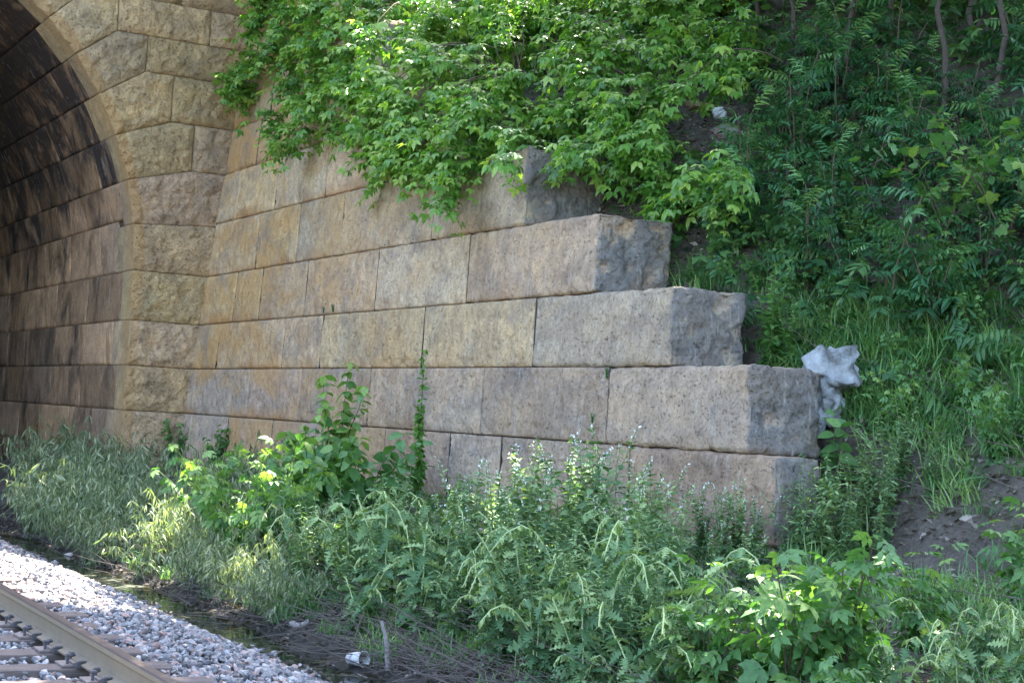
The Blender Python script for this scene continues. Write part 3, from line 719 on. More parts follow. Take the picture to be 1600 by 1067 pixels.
def sumac(seed, h=1.1):
    r = np.random.default_rng(seed); S = Geo(); Lf = Geo()
    for s_ in range(int(r.integers(1, 4))):
        az = r.uniform(0, 6.28); hh = h*r.uniform(.65, 1); P = curve(hh, .25*r.uniform(.3, 1.2), az, r=r); S.tube(P, .011, .005, 5)
        n = 13; ts = np.linspace(.35, 1, n); Q_ = at_curve(P, ts); yaw = np.arange(n)*2.4+r.uniform(0, 6)
        R = rotm(yaw, .1+.75*(ts-.5)+r.normal(0, .3, n), r.normal(0, .3, n))
        Lf.inst(PIN, R, (.42-.12*ts)*U(r, .6, 1.2, n), Q_, np.clip(U(r, .1, .6, n)+.35*sm(ts, .8, 1), 0, 1))
    return [('stem', S.mesh('stem', M_twig)), ('foliage', Lf.mesh('foliage', L_sumac))]
def thistle(seed, h=1.0, nst=6):
    r = np.random.default_rng(seed); S = Geo(); Lf = Geo(); DD = []
    for s_ in range(nst):
        az = r.uniform(0, 6.28); dr = r.random() < .7; hh = h*r.uniform(.45, 1); P = curve(hh, .28*r.uniform(.3, 1.5), az, 16, r=r, wob=.015, droop=dr); S.tube(P, .008, .0042, 5, .7)
        n = 26; ts = np.linspace(.05, .86, n); Q_ = at_curve(P, ts); yaw = np.arange(n)*2.4+r.normal(0, .3, n)
        R = rotm(yaw, U(r, -.7, .4, n)-.2*(1-ts), r.normal(0, .5, n))
        Lf.inst(THL, R, (.22-.12*ts)*U(r, .6, 1.2, n), Q_, np.clip(U(r, .0, .65, n)+.25*ts, 0, 1))
        D = Geo(); DD.append(D); n = 24; ts = np.linspace(.70, 1, n); Q_ = at_curve(P, ts); yaw = U(r, 0, 6.28, n)
        R = rotm(yaw, U(r, -1.4, -.3, n) if dr else U(r, 0, 1, n), r.normal(0, .6, n)); D.inst(THS, R, U(r, .02, .042, n), Q_, U(r, .85, 1.2, n))
    return [('stem', S.mesh('stem', M_palest)), ('foliage', Lf.mesh('foliage', L_thistle)), *[('drooping_tip', d.mesh('drooping_tip', L_thistle)) for d in DD]]
def wilted(seed, h=.8, nst=14):
    r = np.random.default_rng(seed); S = Geo(); Lf = Geo()
    for s_ in range(nst):
        az = r.uniform(0, 6.28); hh = h*r.uniform(.5, 1); P = curve(hh, .4*r.uniform(.2, 1.2), az, 10, r=r, wob=.03, droop=r.random() < .6); S.tube(P, .004, .002, 3)
        n = 26; ts = U(r, .15, 1, n); Q_ = at_curve(P, ts); yaw = U(r, 0, 6.28, n)
        R = rotm(yaw, U(r, -1.45, -.2, n), r.normal(0, .7, n)); Lf.inst(LAN, R, U(r, .06, .13, n), Q_, U(r, .1, 1, n))
    return [('stem', S.mesh('stem', M_stem)), ('foliage', Lf.mesh('foliage', L_wilt))]
def spike_weed(seed, h=1.0, nst=6, flower=True, mat=None):
    r = np.random.default_rng(seed); S = Geo(); Lf = Geo(); Fl = Geo()
    for s_ in range(nst):
        az = r.uniform(0, 6.28); hh = h*r.uniform(.65, 1); P = curve(hh, .28*r.uniform(.1, 1.3), az, 8, r=r, wob=.02); S.tube(P, .005, .002, 4)
        n = 60; ts = np.linspace(.08, .98, n); Q_ = at_curve(P, ts); yaw = np.arange(n)*2.2+r.normal(0, .3, n)
        R = rotm(yaw, U(r, -.4, .8, n), r.normal(0, .4, n)); Lf.inst(LANL if seed % 2 else OV, R, (.13-.085*ts)*U(r, .6, 1.3, n), Q_, np.clip(U(r, .2, .8, n)+.2*ts, 0, 1))
        if flower:
            n = 12; ts = U(r, .86, 1.01, n); Q_ = at_curve(P, ts)+r.normal(0, .008, (n, 3)); Fl.inst(LOW, rotm(U(r, 0, 6, n), U(r, 0, 1.5, n), U(r, -1, 1, n)), U(r, .014, .028, n), Q_, U(r, .5, 1, n))
    out = [('stem', S.mesh('stem', M_stem)), ('foliage', Lf.mesh('foliage', mat or L_thistle))]
    if flower: out.append(('flower', Fl.mesh('flower', M_flower)))
    return out
def tuft(seed, h=.4, n=55, mat=None):
    r = np.random.default_rng(seed); Lf = Geo(); az = U(r, 0, 6.28, n); P0 = np.stack([r.normal(0, .09, n), r.normal(0, .09, n), np.zeros(n)], -1)
    V = []; T = []
    for q in range(n):
        l = h*r.uniform(.6, 1.2); le = r.uniform(.25, 1.15); t_ = np.linspace(0, 1, 5); x = l*le*t_**1.5; z = l*(t_-.45*le*t_**2.5); wd = .006*(1-t_**2)+.0006
        d = np.array([math.cos(az[q]), math.sin(az[q]), 0]); s_ = np.array([-d[1], d[0], 0])
        c = P0[q]+x[:, None]*d+z[:, None]*np.array([0, 0, 1]); V = np.stack([c+s_*wd[:, None], c-s_*wd[:, None]], 1).reshape(-1, 3)
        T = np.array([t3 for i_ in range(4) for t3 in ((2*i_, 2*i_+1, 2*i_+3), (2*i_, 2*i_+3, 2*i_+2))]); Lf.add(V, T, r.uniform(.1, .95))
    return Lf
def vine(seed, w_=1.6, h=1.0, n=90):
    r = np.random.default_rng(seed); S = Geo(); Lf = Geo()
    for s_ in range(7):
        az = r.uniform(0, 6.28); t_ = np.linspace(0, 1, 8); P = np.stack([w_*.6*t_*math.cos(az), w_*.6*t_*math.sin(az), h*np.sin(t_*2.2)*r.uniform(.5, 1)], -1)+r.normal(0, .03, (8, 3)); S.tube(P, .006, .003, 4)
        m_ = n//7; ts = U(r, .1, 1, m_); Q_ = at_curve(P, ts)+r.normal(0, .07, (m_, 3)); Lf.inst(PAL, rotm(U(r, 0, 6.28, m_), U(r, -1.0, .1, m_), r.normal(0, .4, m_)), U(r, .08, .17, m_), Q_, U(r, .2, 1, m_))
    return [('stem', S.mesh('stem', M_twig)), ('foliage', Lf.mesh('foliage', L_seed))]

def place(parts, name, label, cat, loc, rz, sc, group=None):
    o = thing(name, label, cat, loc, rz, group); o.scale = (sc, sc, sc)
    for pn, me in parts:
        if me is not None: link(pn, me, None, o)
    return o
CNT = {}
def put(parts, name, label, cat, px, py, hpx, base_h, group=None, sq=None, xyz=None):
    P = gp(px, py) if xyz is None else np.array(xyz)
    dep = P@fw; s_ = hpx*dep/F/base_h
    return place(parts, name, label, cat, (P[0], P[1], P[2]-0.03), random.uniform(0, 6.28), s_, group)
#@@PLANTS@@
# ------------------------------------------------------------------ ballast
def rock_t(seed):
    r = np.random.default_rng(seed); bm = bmesh.new(); bmesh.ops.create_icosphere(bm, subdivisions=1, radius=.5)
    P = np.array([v.co[:] for v in bm.verts])
    for q in range(7):                                   # chop with random planes: angular crushed stone
        nrm = r.normal(0, 1, 3); nrm /= np.linalg.norm(nrm); d = r.uniform(.22, .36); k_ = P@nrm-d; P = P-np.clip(k_, 0, None)[:, None]*nrm
    P *= np.array([1, r.uniform(.6, .95), r.uniform(.5, .8)]); T = np.array([[v.index for v in f.verts] for f in bm.faces]); bm.free(); return P*1.35, T
ROCKS = [rock_t(s) for s in range(9)]
r = np.random.default_rng(5); g = Geo()
def strew(n, x0, x1, y0, y1, smin, smax, lift, keep=None):
    x = U(r, x0, x1, n); y = U(r, y0, y1, n); 
    ok = x < edge(y)+r.normal(.0, .10, n)+.05
    ok &= ~((np.abs(x-RX) < .09) | (np.abs(x-LX) < .09))
    ph = ((y-9.71+.62*20) % .62); tie = (np.minimum(ph, .62-ph) < .125) & (x < 3.02)
    ok &= ~(tie & (r.random(n) > .035))
    x, y, tie = x[ok], y[ok], tie[ok]; n = len(x); z = ground(x, y)+U(r, *lift, n); sz = smin+(smax-smin)*r.random(n)**1.6
    z = np.where(tie, TZ+sz*.25, z); z = np.where((x < 3.35) & ~tie, z+.035, z)
    k_ = r.integers(0, len(ROCKS), n)
    for q in range(len(ROCKS)):
        m_ = k_ == q; c = int(m_.sum())
        if c: g.inst(ROCKS[q], rotm(U(r, 0, 6.28, c), r.normal(0, .5, c), r.normal(0, .5, c)), sz[m_], np.stack([x[m_], y[m_], z[m_]], -1), r.random(c)**1.15)
strew(17000, 3.25, 6.2, 8.5, 19, .035, .085, (.0, .05))
strew(8500, 3.25, 6.5, 19, 34, .045, .09, (.0, .05))
strew(6500, 1.2, 3.3, 8, 18, .035, .075, (.0, .05)); strew(4500, -2.2, 3.3, 0, 34, .05, .09, (.0, .04)); strew(1500, 3.3, 6, 0, 8.5, .05, .09, (.0, .04))
me = g.mesh('ballast', M_ballast, False); tag(link('ballast', me), 'pale grey and pinkish crushed stone ballast beside and between the ties', 'ballast', kind='stuff')

# ------------------------------------------------------------------ leaf litter, twigs, ditch muck
M_litter = leaf_mat('dead_leaves', (0.05, 0.04, 0.032), (0.19, 0.155, 0.125), (0.50, 0.42, 0.36), .1, .9, .2)
r = np.random.default_rng(15); g = Geo()
n = 60000; x = U(r, 4.6, 13.5, n); y = U(r, 4, 28, n); ok = (x > edge(y)+.1) & ((x > edge(y)+.85) | (r.random(n) < .6)) & ((x < WX(-1)) | (y < 11.5) | (x > 10)); x, y = x[ok], y[ok]; n = len(x)
g.inst(LOW, rotm(U(r, 0, 6.28, n), r.normal(0, .35, n), r.normal(0, .5, n)), U(r, .04, .11, n), np.stack([x, y, ground(x, y)+U(r, .005, .04, n)], -1), r.random(n)*np.where(x < 7.6, .33, 1))
tag(link('leaf_litter', g.mesh('leaf_litter', M_litter)), 'dead brown and grey leaves lying on the soil of the bank', 'leaf litter', kind='stuff')
g = Geo(); r = np.random.default_rng(16)
for q in range(2300):
    x = r.uniform(4.8, 11.5) if q % 3 else r.uniform(5.1, 6.6); y = r.uniform(5, 24)
    if x < edge(y)+.45 or (x < edge(y)+.8 and r.random() < .6) or (8.6 < x < 10.2 and y > 11): continue
    a = r.uniform(0, 3.14) if r.random() < .5 else r.normal(2.4, .4); l = r.uniform(.15, .8); z = gz(x, y)+.02; el = abs(r.normal(0, .25)); t_ = np.linspace(0, 1, 5)
    P = np.stack([x+l*t_*math.cos(a), y+l*t_*math.sin(a), z+l*t_*math.sin(el)], -1)+np.cumsum(r.normal(0, .012*l, (5, 3)), 0)
    g.tube(P+np.array([0, 0, r.random()*.08]), r.uniform(.002, .007), .0015, 3, r.random())
pc = gp(720, 1035)
for q in range(520):
    x = pc[0]+r.normal(0, .55); y = pc[1]+r.normal(0, .9); x = max(x, edge(y)+.6+r.random()*.3); a = r.normal(.9, .5) if q % 2 else r.uniform(0, 3.14); l = r.uniform(.2, .9); z = gz(x, y)+.01+abs(r.normal(0, .05)); el = r.normal(.05, .2); t_ = np.linspace(0, 1, 5)
    P = np.stack([x+l*t_*math.cos(a), y+l*t_*math.sin(a), z+l*t_*math.sin(el)], -1)+np.cumsum(r.normal(0, .015*l, (5, 3)), 0); P[:, 2] = np.maximum(P[:, 2], ground(P[:, 0], P[:, 1])+.01)
    g.tube(P, r.uniform(.002, .008), .0015, 3, r.random())
for q in range(700):
    x = edge(0)+.55+abs(r.normal(0, .45)); y = r.uniform(8, 26); az = r.uniform(0, 6.28); l = r.uniform(.12, .45); t_ = np.linspace(0, 1, 5)
    P = np.stack([x+.4*l*t_*math.cos(az), y+.4*l*t_*math.sin(az), gz(x, y)+l*t_*(1-.4*t_)], -1)+np.cumsum(r.normal(0, .02*l, (5, 3)), 0); g.tube(P, .003, .0012, 3, r.random())
tag(link('dead_twigs', g.mesh('dead_twigs', M_straw)), 'fine dead twigs and stalks strewn along the ditch bank', 'twigs', kind='stuff')

# ------------------------------------------------------------------ undergrowth and grass over the slope
def topz(Y): 
    js = [c[1][0] for c in courses]; z = LV[0]
    for q, j in enumerate(js):
        if Y >= j: z = LV[q+1]
    return z
def surf(px, py):
    P = atX(px, py)
    if 11.1 < P[1] < 28.2 and P[2] < topz(P[1]): return P, True
    if P[1] > 24: P[1] = min(P[1], 27.6); P[0] = WX(P[2]); return P, True
    return gp(px, py), False
def proj(P):
    z = P@fw; return 800+F*(P@rt)/z, 533.5-F*(P@up)/z
r = np.random.default_rng(21); g = Geo(); g2 = Geo()
n = 90000; x = U(r, 8.9, 26, n); y = U(r, 2, 36, n); P = np.stack([x, y, ground(x, y)], -1); px, py = proj(P)
ok = (px > -60) & (px < 2400) & (py > -400) & (py < 1300) & ((x > 10.15) | (y < 10.6)); P = P[ok]; px, py = px[ok], py[ok]
soilness = sm(py, 560, 700)*sm(px, 1150, 1300)*(1-.6*sm(px, 1600, 1700))      # towards the foot of the slope leaves thin out into grass and bare soil
keep = r.random(len(P)) > soilness*.97; keep &= r.random(len(P)) < np.where((P[:, 0] > 14) | (py < 120), .75, .42); keep &= ~((px > 1075) & (px < 1165) & (py > 150) & (py < 260)); P = P[keep]; n = len(P)
P = P+np.stack([r.normal(0, .08, n), r.normal(0, .08, n), U(r, .05, .75, n)*(.35+.65*np.abs(fbm(P*.8, 4, 3)))], -1)
kk = r.random(n); clump = .5+.5*fbm(P*.9, 9, 3)
for lo_, hi_, tm, s_ in ((0, .5, TRIL, .28), (.5, .75, OVW, .17), (.75, 1, PINL, .42)):
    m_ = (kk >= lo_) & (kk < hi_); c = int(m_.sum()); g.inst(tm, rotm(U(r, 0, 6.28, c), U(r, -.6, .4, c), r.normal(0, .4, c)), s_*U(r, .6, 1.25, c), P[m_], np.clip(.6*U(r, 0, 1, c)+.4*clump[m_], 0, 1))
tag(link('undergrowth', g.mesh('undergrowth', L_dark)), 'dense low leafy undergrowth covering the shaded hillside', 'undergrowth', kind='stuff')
tf = [tuft(s, .28, 26) for s in range(5)]; tfm = [(np.vstack(t_.V), np.vstack(t_.T)) for t_ in tf]
NG = 20000; x = U(r, 9.0, 15, NG); y = U(r, 2.5, 17, NG); P = np.stack([x, y, ground(x, y)], -1); px, py = proj(P)
inside = (px > 1000) & (px < 2400) & (py > 370) & (py < 900) & ((x > 10.1) | (y < 11))
bare = sm(py, 660, 730)*sm(px, 1320, 1420)+.75*sm(py, 780, 830)
dens = .72*sm(py, 400, 520)*(1-.85*np.clip(bare, 0, 1))*(.55+.9*np.clip(fbm(P*1.3, 31, 2), -.3, .6))
P = P[inside & (r.random(NG) < dens)]; n = len(P); kk = r.integers(0, 5, n)
for q in range(5):
    m_ = kk == q; c = int(m_.sum()); g2.inst(tfm[q], rotm(U(r, 0, 6.28, c), r.normal(0, .3, c), r.normal(0, .3, c)), U(r, .5, 1.25, c), P[m_], r.random(c))
x = U(r, 5.3, 9, 900); y = U(r, 6, 20, 900); ok = x > edge(y)+.75; x, y = x[ok], y[ok]; n = len(x)
g2.inst(tfm[0], rotm(U(r, 0, 6.28, n), r.normal(0, .1, n), r.normal(0, .1, n)), U(r, .5, 1.0, n), np.stack([x, y, ground(x, y)], -1), r.random(n))
tag(link('grass', g2.mesh('grass', L_grass)), 'long green grass on the slope right of the stepped block ends', 'grass', kind='stuff')

# ------------------------------------------------------------------ hillside plants (individuals)
SUM = [sumac(s) for s in range(4)]
r = random.Random(12); n = 0; spots = []
while n < 90:
    px, py = r.uniform(1100, 1680), r.uniform(120, 540)
    if py > 250+0.9*(px-1100)*.6+140: continue
    P = gp(px, py)
    if P[0] < 10.5 or any(np.hypot(*(P[:2]-s_[:2])) < .42 for s_ in spots): 
        n += 0.2; continue
    if 1060 < px < 1190 and 150 < py < 330: n += .2; continue
    spots.append(P); n += 1
    place(SUM[int(n) % 4], 'sumac_shrub', 'young sumac shrub with long feathery compound leaves on the shaded hillside', 'sumac', (P[0], P[1], P[2]-.05), r.uniform(0, 6.28), r.uniform(.75, 1.4), 'young sumac shrubs on the hillside')
SEED = [shrub(s+60, 1.0, 6, .4, FIV, .29, 10, L_seed, M_twig, .15, (.1, .95), 2, (-.6, .3)) for s in range(3)]
put(SEED[0], 'box_elder_seedling', 'bright green box elder seedling clump at the bottom, left of the large one', 'seedling', 1110, 1110, 240, 1.0)
put(SEED[1], 'box_elder_seedling', 'largest pale green box elder seedling clump in front of the lowest block end', 'seedling', 1225, 1120, 300, 1.0)
put(SEED[2], 'box_elder_seedling', 'leafy box elder seedling reaching its top leaves up before the grassy slope', 'seedling', 1310, 1100, 290, 1.0)
put(SEED[0], 'box_elder_seedling', 'small open box elder seedling between the big clump and the drooping thistles', 'seedling', 1440, 1010, 170, 1.0)
put(SEED[1], 'box_elder_seedling', 'bright green seedling at the right edge above the drooping thistles', 'seedling', 1610, 950, 190, 1.0)
put(SEED[2], 'box_elder_seedling', 'low box elder seedling in the very bottom of the picture under the big clump', 'seedling', 1340, 1190, 190, 1.0)
put(SEED[0], 'box_elder_seedling', 'small bright seedling rising from the grass behind the white plastic bag', 'seedling', 1300, 505, 90, 1.0)
put(SEED[1], 'box_elder_seedling', 'tiny light green seedling alone in the long grass of the slope', 'seedling', 1408, 625, 60, 1.0)
put(SEED[2], 'box_elder_seedling', 'seedling with yellowish tips high in the grass beside the dark sumacs', 'seedling', 1500, 470, 120, 1.0)
BUSHY = [shrub(s+70, 1.0, 8, .4, OVW, .13, 15, L_seed, M_twig, .1, (.0, .6), 2, (-1.1, .2)) for s in range(2)]
LIGHT = [shrub(s+80, 1.0, 9, .45, FIV, .22, 11, L_seed, M_stem, .1, (.2, .9), 2, (-.9, .2)) for s in range(2)]
SAP = shrub(90, 1.9, 4, .35, OVW, .22, 18, L_seed, M_twig, .1, (.3, 1), 3, (-1.1, 0))
put(SAP, 'sapling', 'leafy green sapling with large oval leaves standing against the lower wall', 'sapling', 520, 800, 245, 1.9)
put(SAP, 'sapling', 'bushy lower growth left of the tall sapling against the wall', 'sapling', 478, 815, 175, 1.9)
LOWB = [shrub(s+97, 1.0, 12, .75, OVW, .21, 14, L_seed, M_twig, .15, (.1, .8), 2, (-1.1, .1)) for s in range(2)]
put(LOWB[0], 'leafy_bush', 'dark leafy bush at the right foot of the tall sapling', 'bush', 560, 820, 155, 1.0)
put(LOWB[1], 'leafy_bush', 'dense leafy bush right behind the yellow green bush, at the left foot of the sapling', 'bush', 490, 830, 160, 1.0)
SHOOT = shrub(91, 2.0, 2, .12, OVW, .10, 34, L_bush, M_twig, .12, (.1, .6), 3, (-1.1, .3))
put(SHOOT, 'slender_shoot', 'slender upright shoot with small round leaves in front of the wall', 'shoot', 652, 800, 268, 2.0)
put(BUSHY[1], 'leafy_bush', 'small dark round leaved bush at the wall foot right of the slender shoot', 'bush', 715, 815, 80, 1.0)
put(LIGHT[0], 'leafy_bush', 'yellow green bush in front of the pink bottom stones, left of the sapling', 'bush', 375, 890, 205, 1.0)
put(LIGHT[1], 'leafy_bush', 'light green leafy bush beside the wilted weeds below the portal corner', 'bush', 330, 850, 170, 1.0)
put(LIGHT[0], 'leafy_bush', 'green bush between the yellow green bush and the sapling', 'bush', 440, 870, 165, 1.0)
put(BUSHY[0], 'leafy_bush', 'dark green climbing bush at the corner of portal and wing wall', 'bush', 272, 735, 85, 1.0)
put(BUSHY[1], 'leafy_bush', 'dark bush with small leaves in front of the pink stone right of the corner', 'bush', 425, 735, 85, 1.0)
put(BUSHY[0], 'leafy_bush', 'dark low bush under the pink bottom stones, right of the portal corner', 'bush', 335, 745, 85, 1.0)
put(BUSHY[1], 'leafy_bush', 'bright leafy weed growing at the dark foot of the tunnel wall', 'bush', 125, 765, 50, 1.0)
TH = [thistle(s, 1.0, 4) for s in range(4)]; WI = [wilted(s) for s in range(4)]
CAT = [spike_weed(s, 1.0, 7) for s in range(100, 103)]; HW = [spike_weed(s, 1.0, 6, False, L_thistle) for s in (111, 113)]; MW = spike_weed(120, 1.0, 7, False, L_grass)
gr = 'wilted pale weeds beside the ditch'; r = random.Random(3)
for q in range(125):
    u = r.random(); px = 40+u*440; low = 856+u*136; hi_ = 765+u*10; py = hi_+(low-hi_)*r.random()
    put(WI[q % 4], 'wilted_weed', 'wilted grey green weed in the drooping patch between tunnel mouth and ditch', 'weed', px, py, r.uniform(66, 100), .62, gr)
for q in range(26):
    px = r.uniform(700, 1070); py = r.uniform(930, 1080)
    put(HW[q % 2], 'feathery_weed', 'fine leaved upright green weed among the thistles of the big weed patch', 'weed', px, py, r.uniform(170, 250), 1.0, 'feathery weeds among the thistles')
for q in range(12):
    px = r.uniform(450, 700); py = r.uniform(900, 975)
    put(HW[q % 2], 'feathery_weed', 'fine leaved weed among the thistles left of the flowering weeds', 'weed', px, py, r.uniform(130, 200), 1.0, 'feathery weeds among the left thistles')
for q in range(70):
    x = r.uniform(10.2, 13.2); y = r.uniform(7.5, 15.5)
    place((BUSHY, LIGHT)[q % 2][q // 2 % 2], 'broadleaf_shrub', 'small leafy shrub growing in the long grass of the right slope', 'shrub', (x, y, gz(x, y)-.03), r.uniform(0, 6), r.uniform(.35, .7), 'small shrubs in the grass of the slope')
for q, (px, py, h) in enumerate([(470, 935, 150), (510, 915, 165), (545, 945, 190), (590, 900, 165), (600, 955, 210), (640, 925, 190), (670, 900, 150), (690, 950, 190), (655, 985, 190), (560, 985, 140), (720, 985, 150),
        (780, 1040, 190), (820, 1010, 210), (860, 1060, 220), (900, 1020, 220), (940, 1075, 250), (985, 1040, 260), (1030, 1080, 270), (1070, 1040, 220), (835, 1080, 170), (910, 1100, 190), (1000, 1110, 220), (765, 985, 170), (960, 980, 200), (875, 960, 190), (1045, 985, 190), (1085, 1100, 200)]):
    put(TH[q % 4], 'thistle', ('spiny thistle with a drooping pale top left of the white flowered weeds' if px < 740 else 'spiny thistle with drooping pale top in the big weed patch under the wall'), 'thistle', px, py, h*1.12, 1.0, 'drooping thistles left of the flowering weeds' if px < 740 else 'drooping thistles in the big weed patch')
for q, (px, py, h) in enumerate([(1480, 1085, 190), (1530, 1060, 170), (1570, 1100, 200), (1600, 1050, 160), (1400, 1120, 180), (1500, 1130, 190)]):
    put(TH[(q+2) % 4], 'thistle', 'thistle with hooked drooping tip in the bottom right corner', 'thistle', px, py, h, 1.0, 'drooping thistles in the bottom right corner')
for q, (px, py, h) in enumerate([(735, 930, 170), (770, 900, 160), (800, 940, 200), (830, 880, 150), (860, 930, 190), (890, 890, 170), (915, 930, 215), (950, 900, 180), (980, 940, 180), (1010, 910, 150), (745, 970, 180), (845, 975, 200), (700, 900, 110), (1040, 930, 150), (985, 990, 200)]):
    put(CAT[q % 3], 'flowering_weed', 'upright grey green weed with small white flower heads below the wall', 'weed', px, py-10, h*1.22, 1.0, 'white flowered weeds under the wall')
for q, (px, py, h) in enumerate([(1095, 880, 95), (1125, 885, 110), (1150, 880, 100), (1175, 890, 90), (1110, 920, 90), (1160, 930, 90)]):
    put(CAT[q % 3], 'flowering_weed', 'small flowering weed before the lowest block next to the seedlings', 'weed', px, py, h*1.35, 1.0, 'small flowering weeds by the lowest block')
put(HW[0], 'tall_weed', 'tallest feathery weed standing in front of the end of the bottom course', 'weed', 0, 0, 210, 1.0, None, None, (9.05, 10.75, gz(9.05, 10.75)))
put(HW[1], 'tall_weed', 'feathery weed with thick pale stem right of the bottom block end', 'weed', 0, 0, 190, 1.0, None, None, (9.55, 10.5, gz(9.55, 10.5)))
for q, (x, y, h) in enumerate([(8.75, 10.75, 150), (9.05, 10.95, 190), (9.4, 10.7, 190), (9.7, 10.9, 180), (9.2, 10.5, 170), (10.0, 10.8, 150), (9.25, 10.9, 150), (9.8, 10.7, 150), (9.5, 10.9, 150), (9.9, 10.3, 130), (9.0, 10.4, 110), (9.35, 10.3, 130)]):
    put(HW[q % 2], 'tall_weed', 'feathery green weed among those hiding the end of the bottom course', 'weed', 0, 0, h, 1.0, 'weeds hiding the end of the bottom course', None, (x, y, gz(x, y)))
put(HW[1], 'tall_weed', 'single tall stalk rising above the white flowered weeds', 'weed', 925, 900, 225, 1.0)
put(HW[0], 'tall_weed', 'narrow green stalk near the middle joint of the bottom course', 'weed', 1008, 900, 165, 1.0)
put(MW, 'spiky_weed', 'tall spiky weed right of the third step from the bottom', 'weed', 1205, 585, 205, 1.0)
put(MW, 'spiky_weed', 'short spiky weed at the corner above the bag', 'weed', 1232, 575, 130, 1.0)
put(MW, 'spiky_weed', 'spiky weed in shade at the foot of the sumacs', 'weed', 1330, 420, 120, 1.0)
BR = shrub(95, 1.0, 2, .2, OVW, .26, 7, L_seed, M_stem, .2, (.2, .6), 2, (-.2, .4))
put(BR, 'broadleaf_weed', 'weed with large smooth oval leaves beside the bag and block end', 'weed', 1308, 785, 150, 1.0)
put(BR, 'broadleaf_weed', 'broad leaved weed behind the top step of the wall', 'weed', 1035, 375, 85, 1.0)
put(BUSHY[0], 'leafy_bush', 'low leafy bush on the slope behind the top step', 'bush', 1085, 340, 110, 1.0)
put(BUSHY[1], 'leafy_bush', 'round leaved bush on the slope right of the top step', 'bush', 1130, 400, 110, 1.0)
for q, (px, py, w_) in enumerate([(1475, 400, 190), (1570, 420, 200), (1530, 350, 170)]):
    P = gp(px, py); place(vine(q+3), 'grape_vine', ['grape vine with wide lobed leaves sprawling over the sumacs', 'grape vine at the right edge of the hillside', 'grape vine highest up among the sumacs'][q], 'vine', (P[0]-.2, P[1]-.2, P[2]+.25), q*2.0, 1.0)
for px, py, s_, lb in ((520, 487, .13, 'tiny leafy sprig growing from the bed joint under the chipped pink block'), (505, 489, .10, 'dark little sprig at the corner of the chipped block'), (948, 590, .12, 'tiny green sprig in the upright joint of the long lower course'), (925, 660, .11, 'small sprig at the bed joint above the flowering weeds')):
    P = atX(px, py, -.01); place(BUSHY[0], 'wall_sprig', lb, 'sprig', tuple(P), px, s_)
g_ = [tuft(s+20, .5, 60) for s in range(2)]; gm = [(a.mesh('blades', L_grass)) for a in g_]
for q, (px, py, s_, lb) in enumerate([(475, 965, 1.0, 'yellow green grass tuft at the ditch left of the log'), (440, 970, .8, 'smaller grass tuft at the ditch edge, furthest left'), (1075, 440, .9, 'grass tuft growing on the ledge behind the top step'), (700, 975, .8, 'grass tuft under the thistles near the curved stick'), (1105, 455, .8, 'grass tuft on the slope just right of the top step')]):
    P = gp(px, py); o = link('grass_tuft', gm[q % 2], None, None, tuple(P)); o.scale = (s_,)*3; o.rotation_euler = (0, 0, q); tag(o, lb, 'grass tuft')

# ------------------------------------------------------------------ overhanging box elder bushes
POLY = [(315, -60), (325, 50), (360, 130), (395, 165), (420, 190), (430, 260), (460, 270), (480, 225), (520, 185), (570, 195), (610, 260), (650, 285), (690, 265), (710, 310), (735, 305), (730, 255), (800, 250), (830, 180), (880, 180), (900, 240), (960, 250), (1010, 240), (1040, 300), (1110, 305), (1175, 270), (1160, 220), (1080, 200), (1060, 165), (1190, 150), (1170, 80), (1150, -60)]
def inpoly(x, y, poly):
    c = False; j = len(poly)-1
    for i_ in range(len(poly)):
        a, b_ = poly[i_], poly[j]
        if (a[1] > y) != (b_[1] > y) and x < (b_[0]-a[0])*(y-a[1])/(b_[1]-a[1])+a[0]: c = not c
        j = i_
    return c
roots = [((10.5, 26.0), 'box elder bush overhanging the corner of portal and wing wall'), ((10.5, 22.5), 'box elder bush spilling over the wall left of centre, its tips lowest on the stones'), ((10.6, 19.3), 'brightly sunlit box elder bush hanging over the middle of the wall'),
         ((11.3, 16.9), 'box elder bush with a hanging spray right above the top step'), ((13.0, 20.5), 'box elder bush behind the sunlit overhang, up on the bank'), ((12.7, 15.6), 'box elder bush furthest right on the bank above the litter')]
RP = [np.array([a[0], a[1], gz(*a)]) for a, _ in roots]
LG = [Geo() for _ in roots]; SG = [Geo() for _ in roots]
r = np.random.default_rng(33); pr_ = random.Random(9); made = 0; centres = []
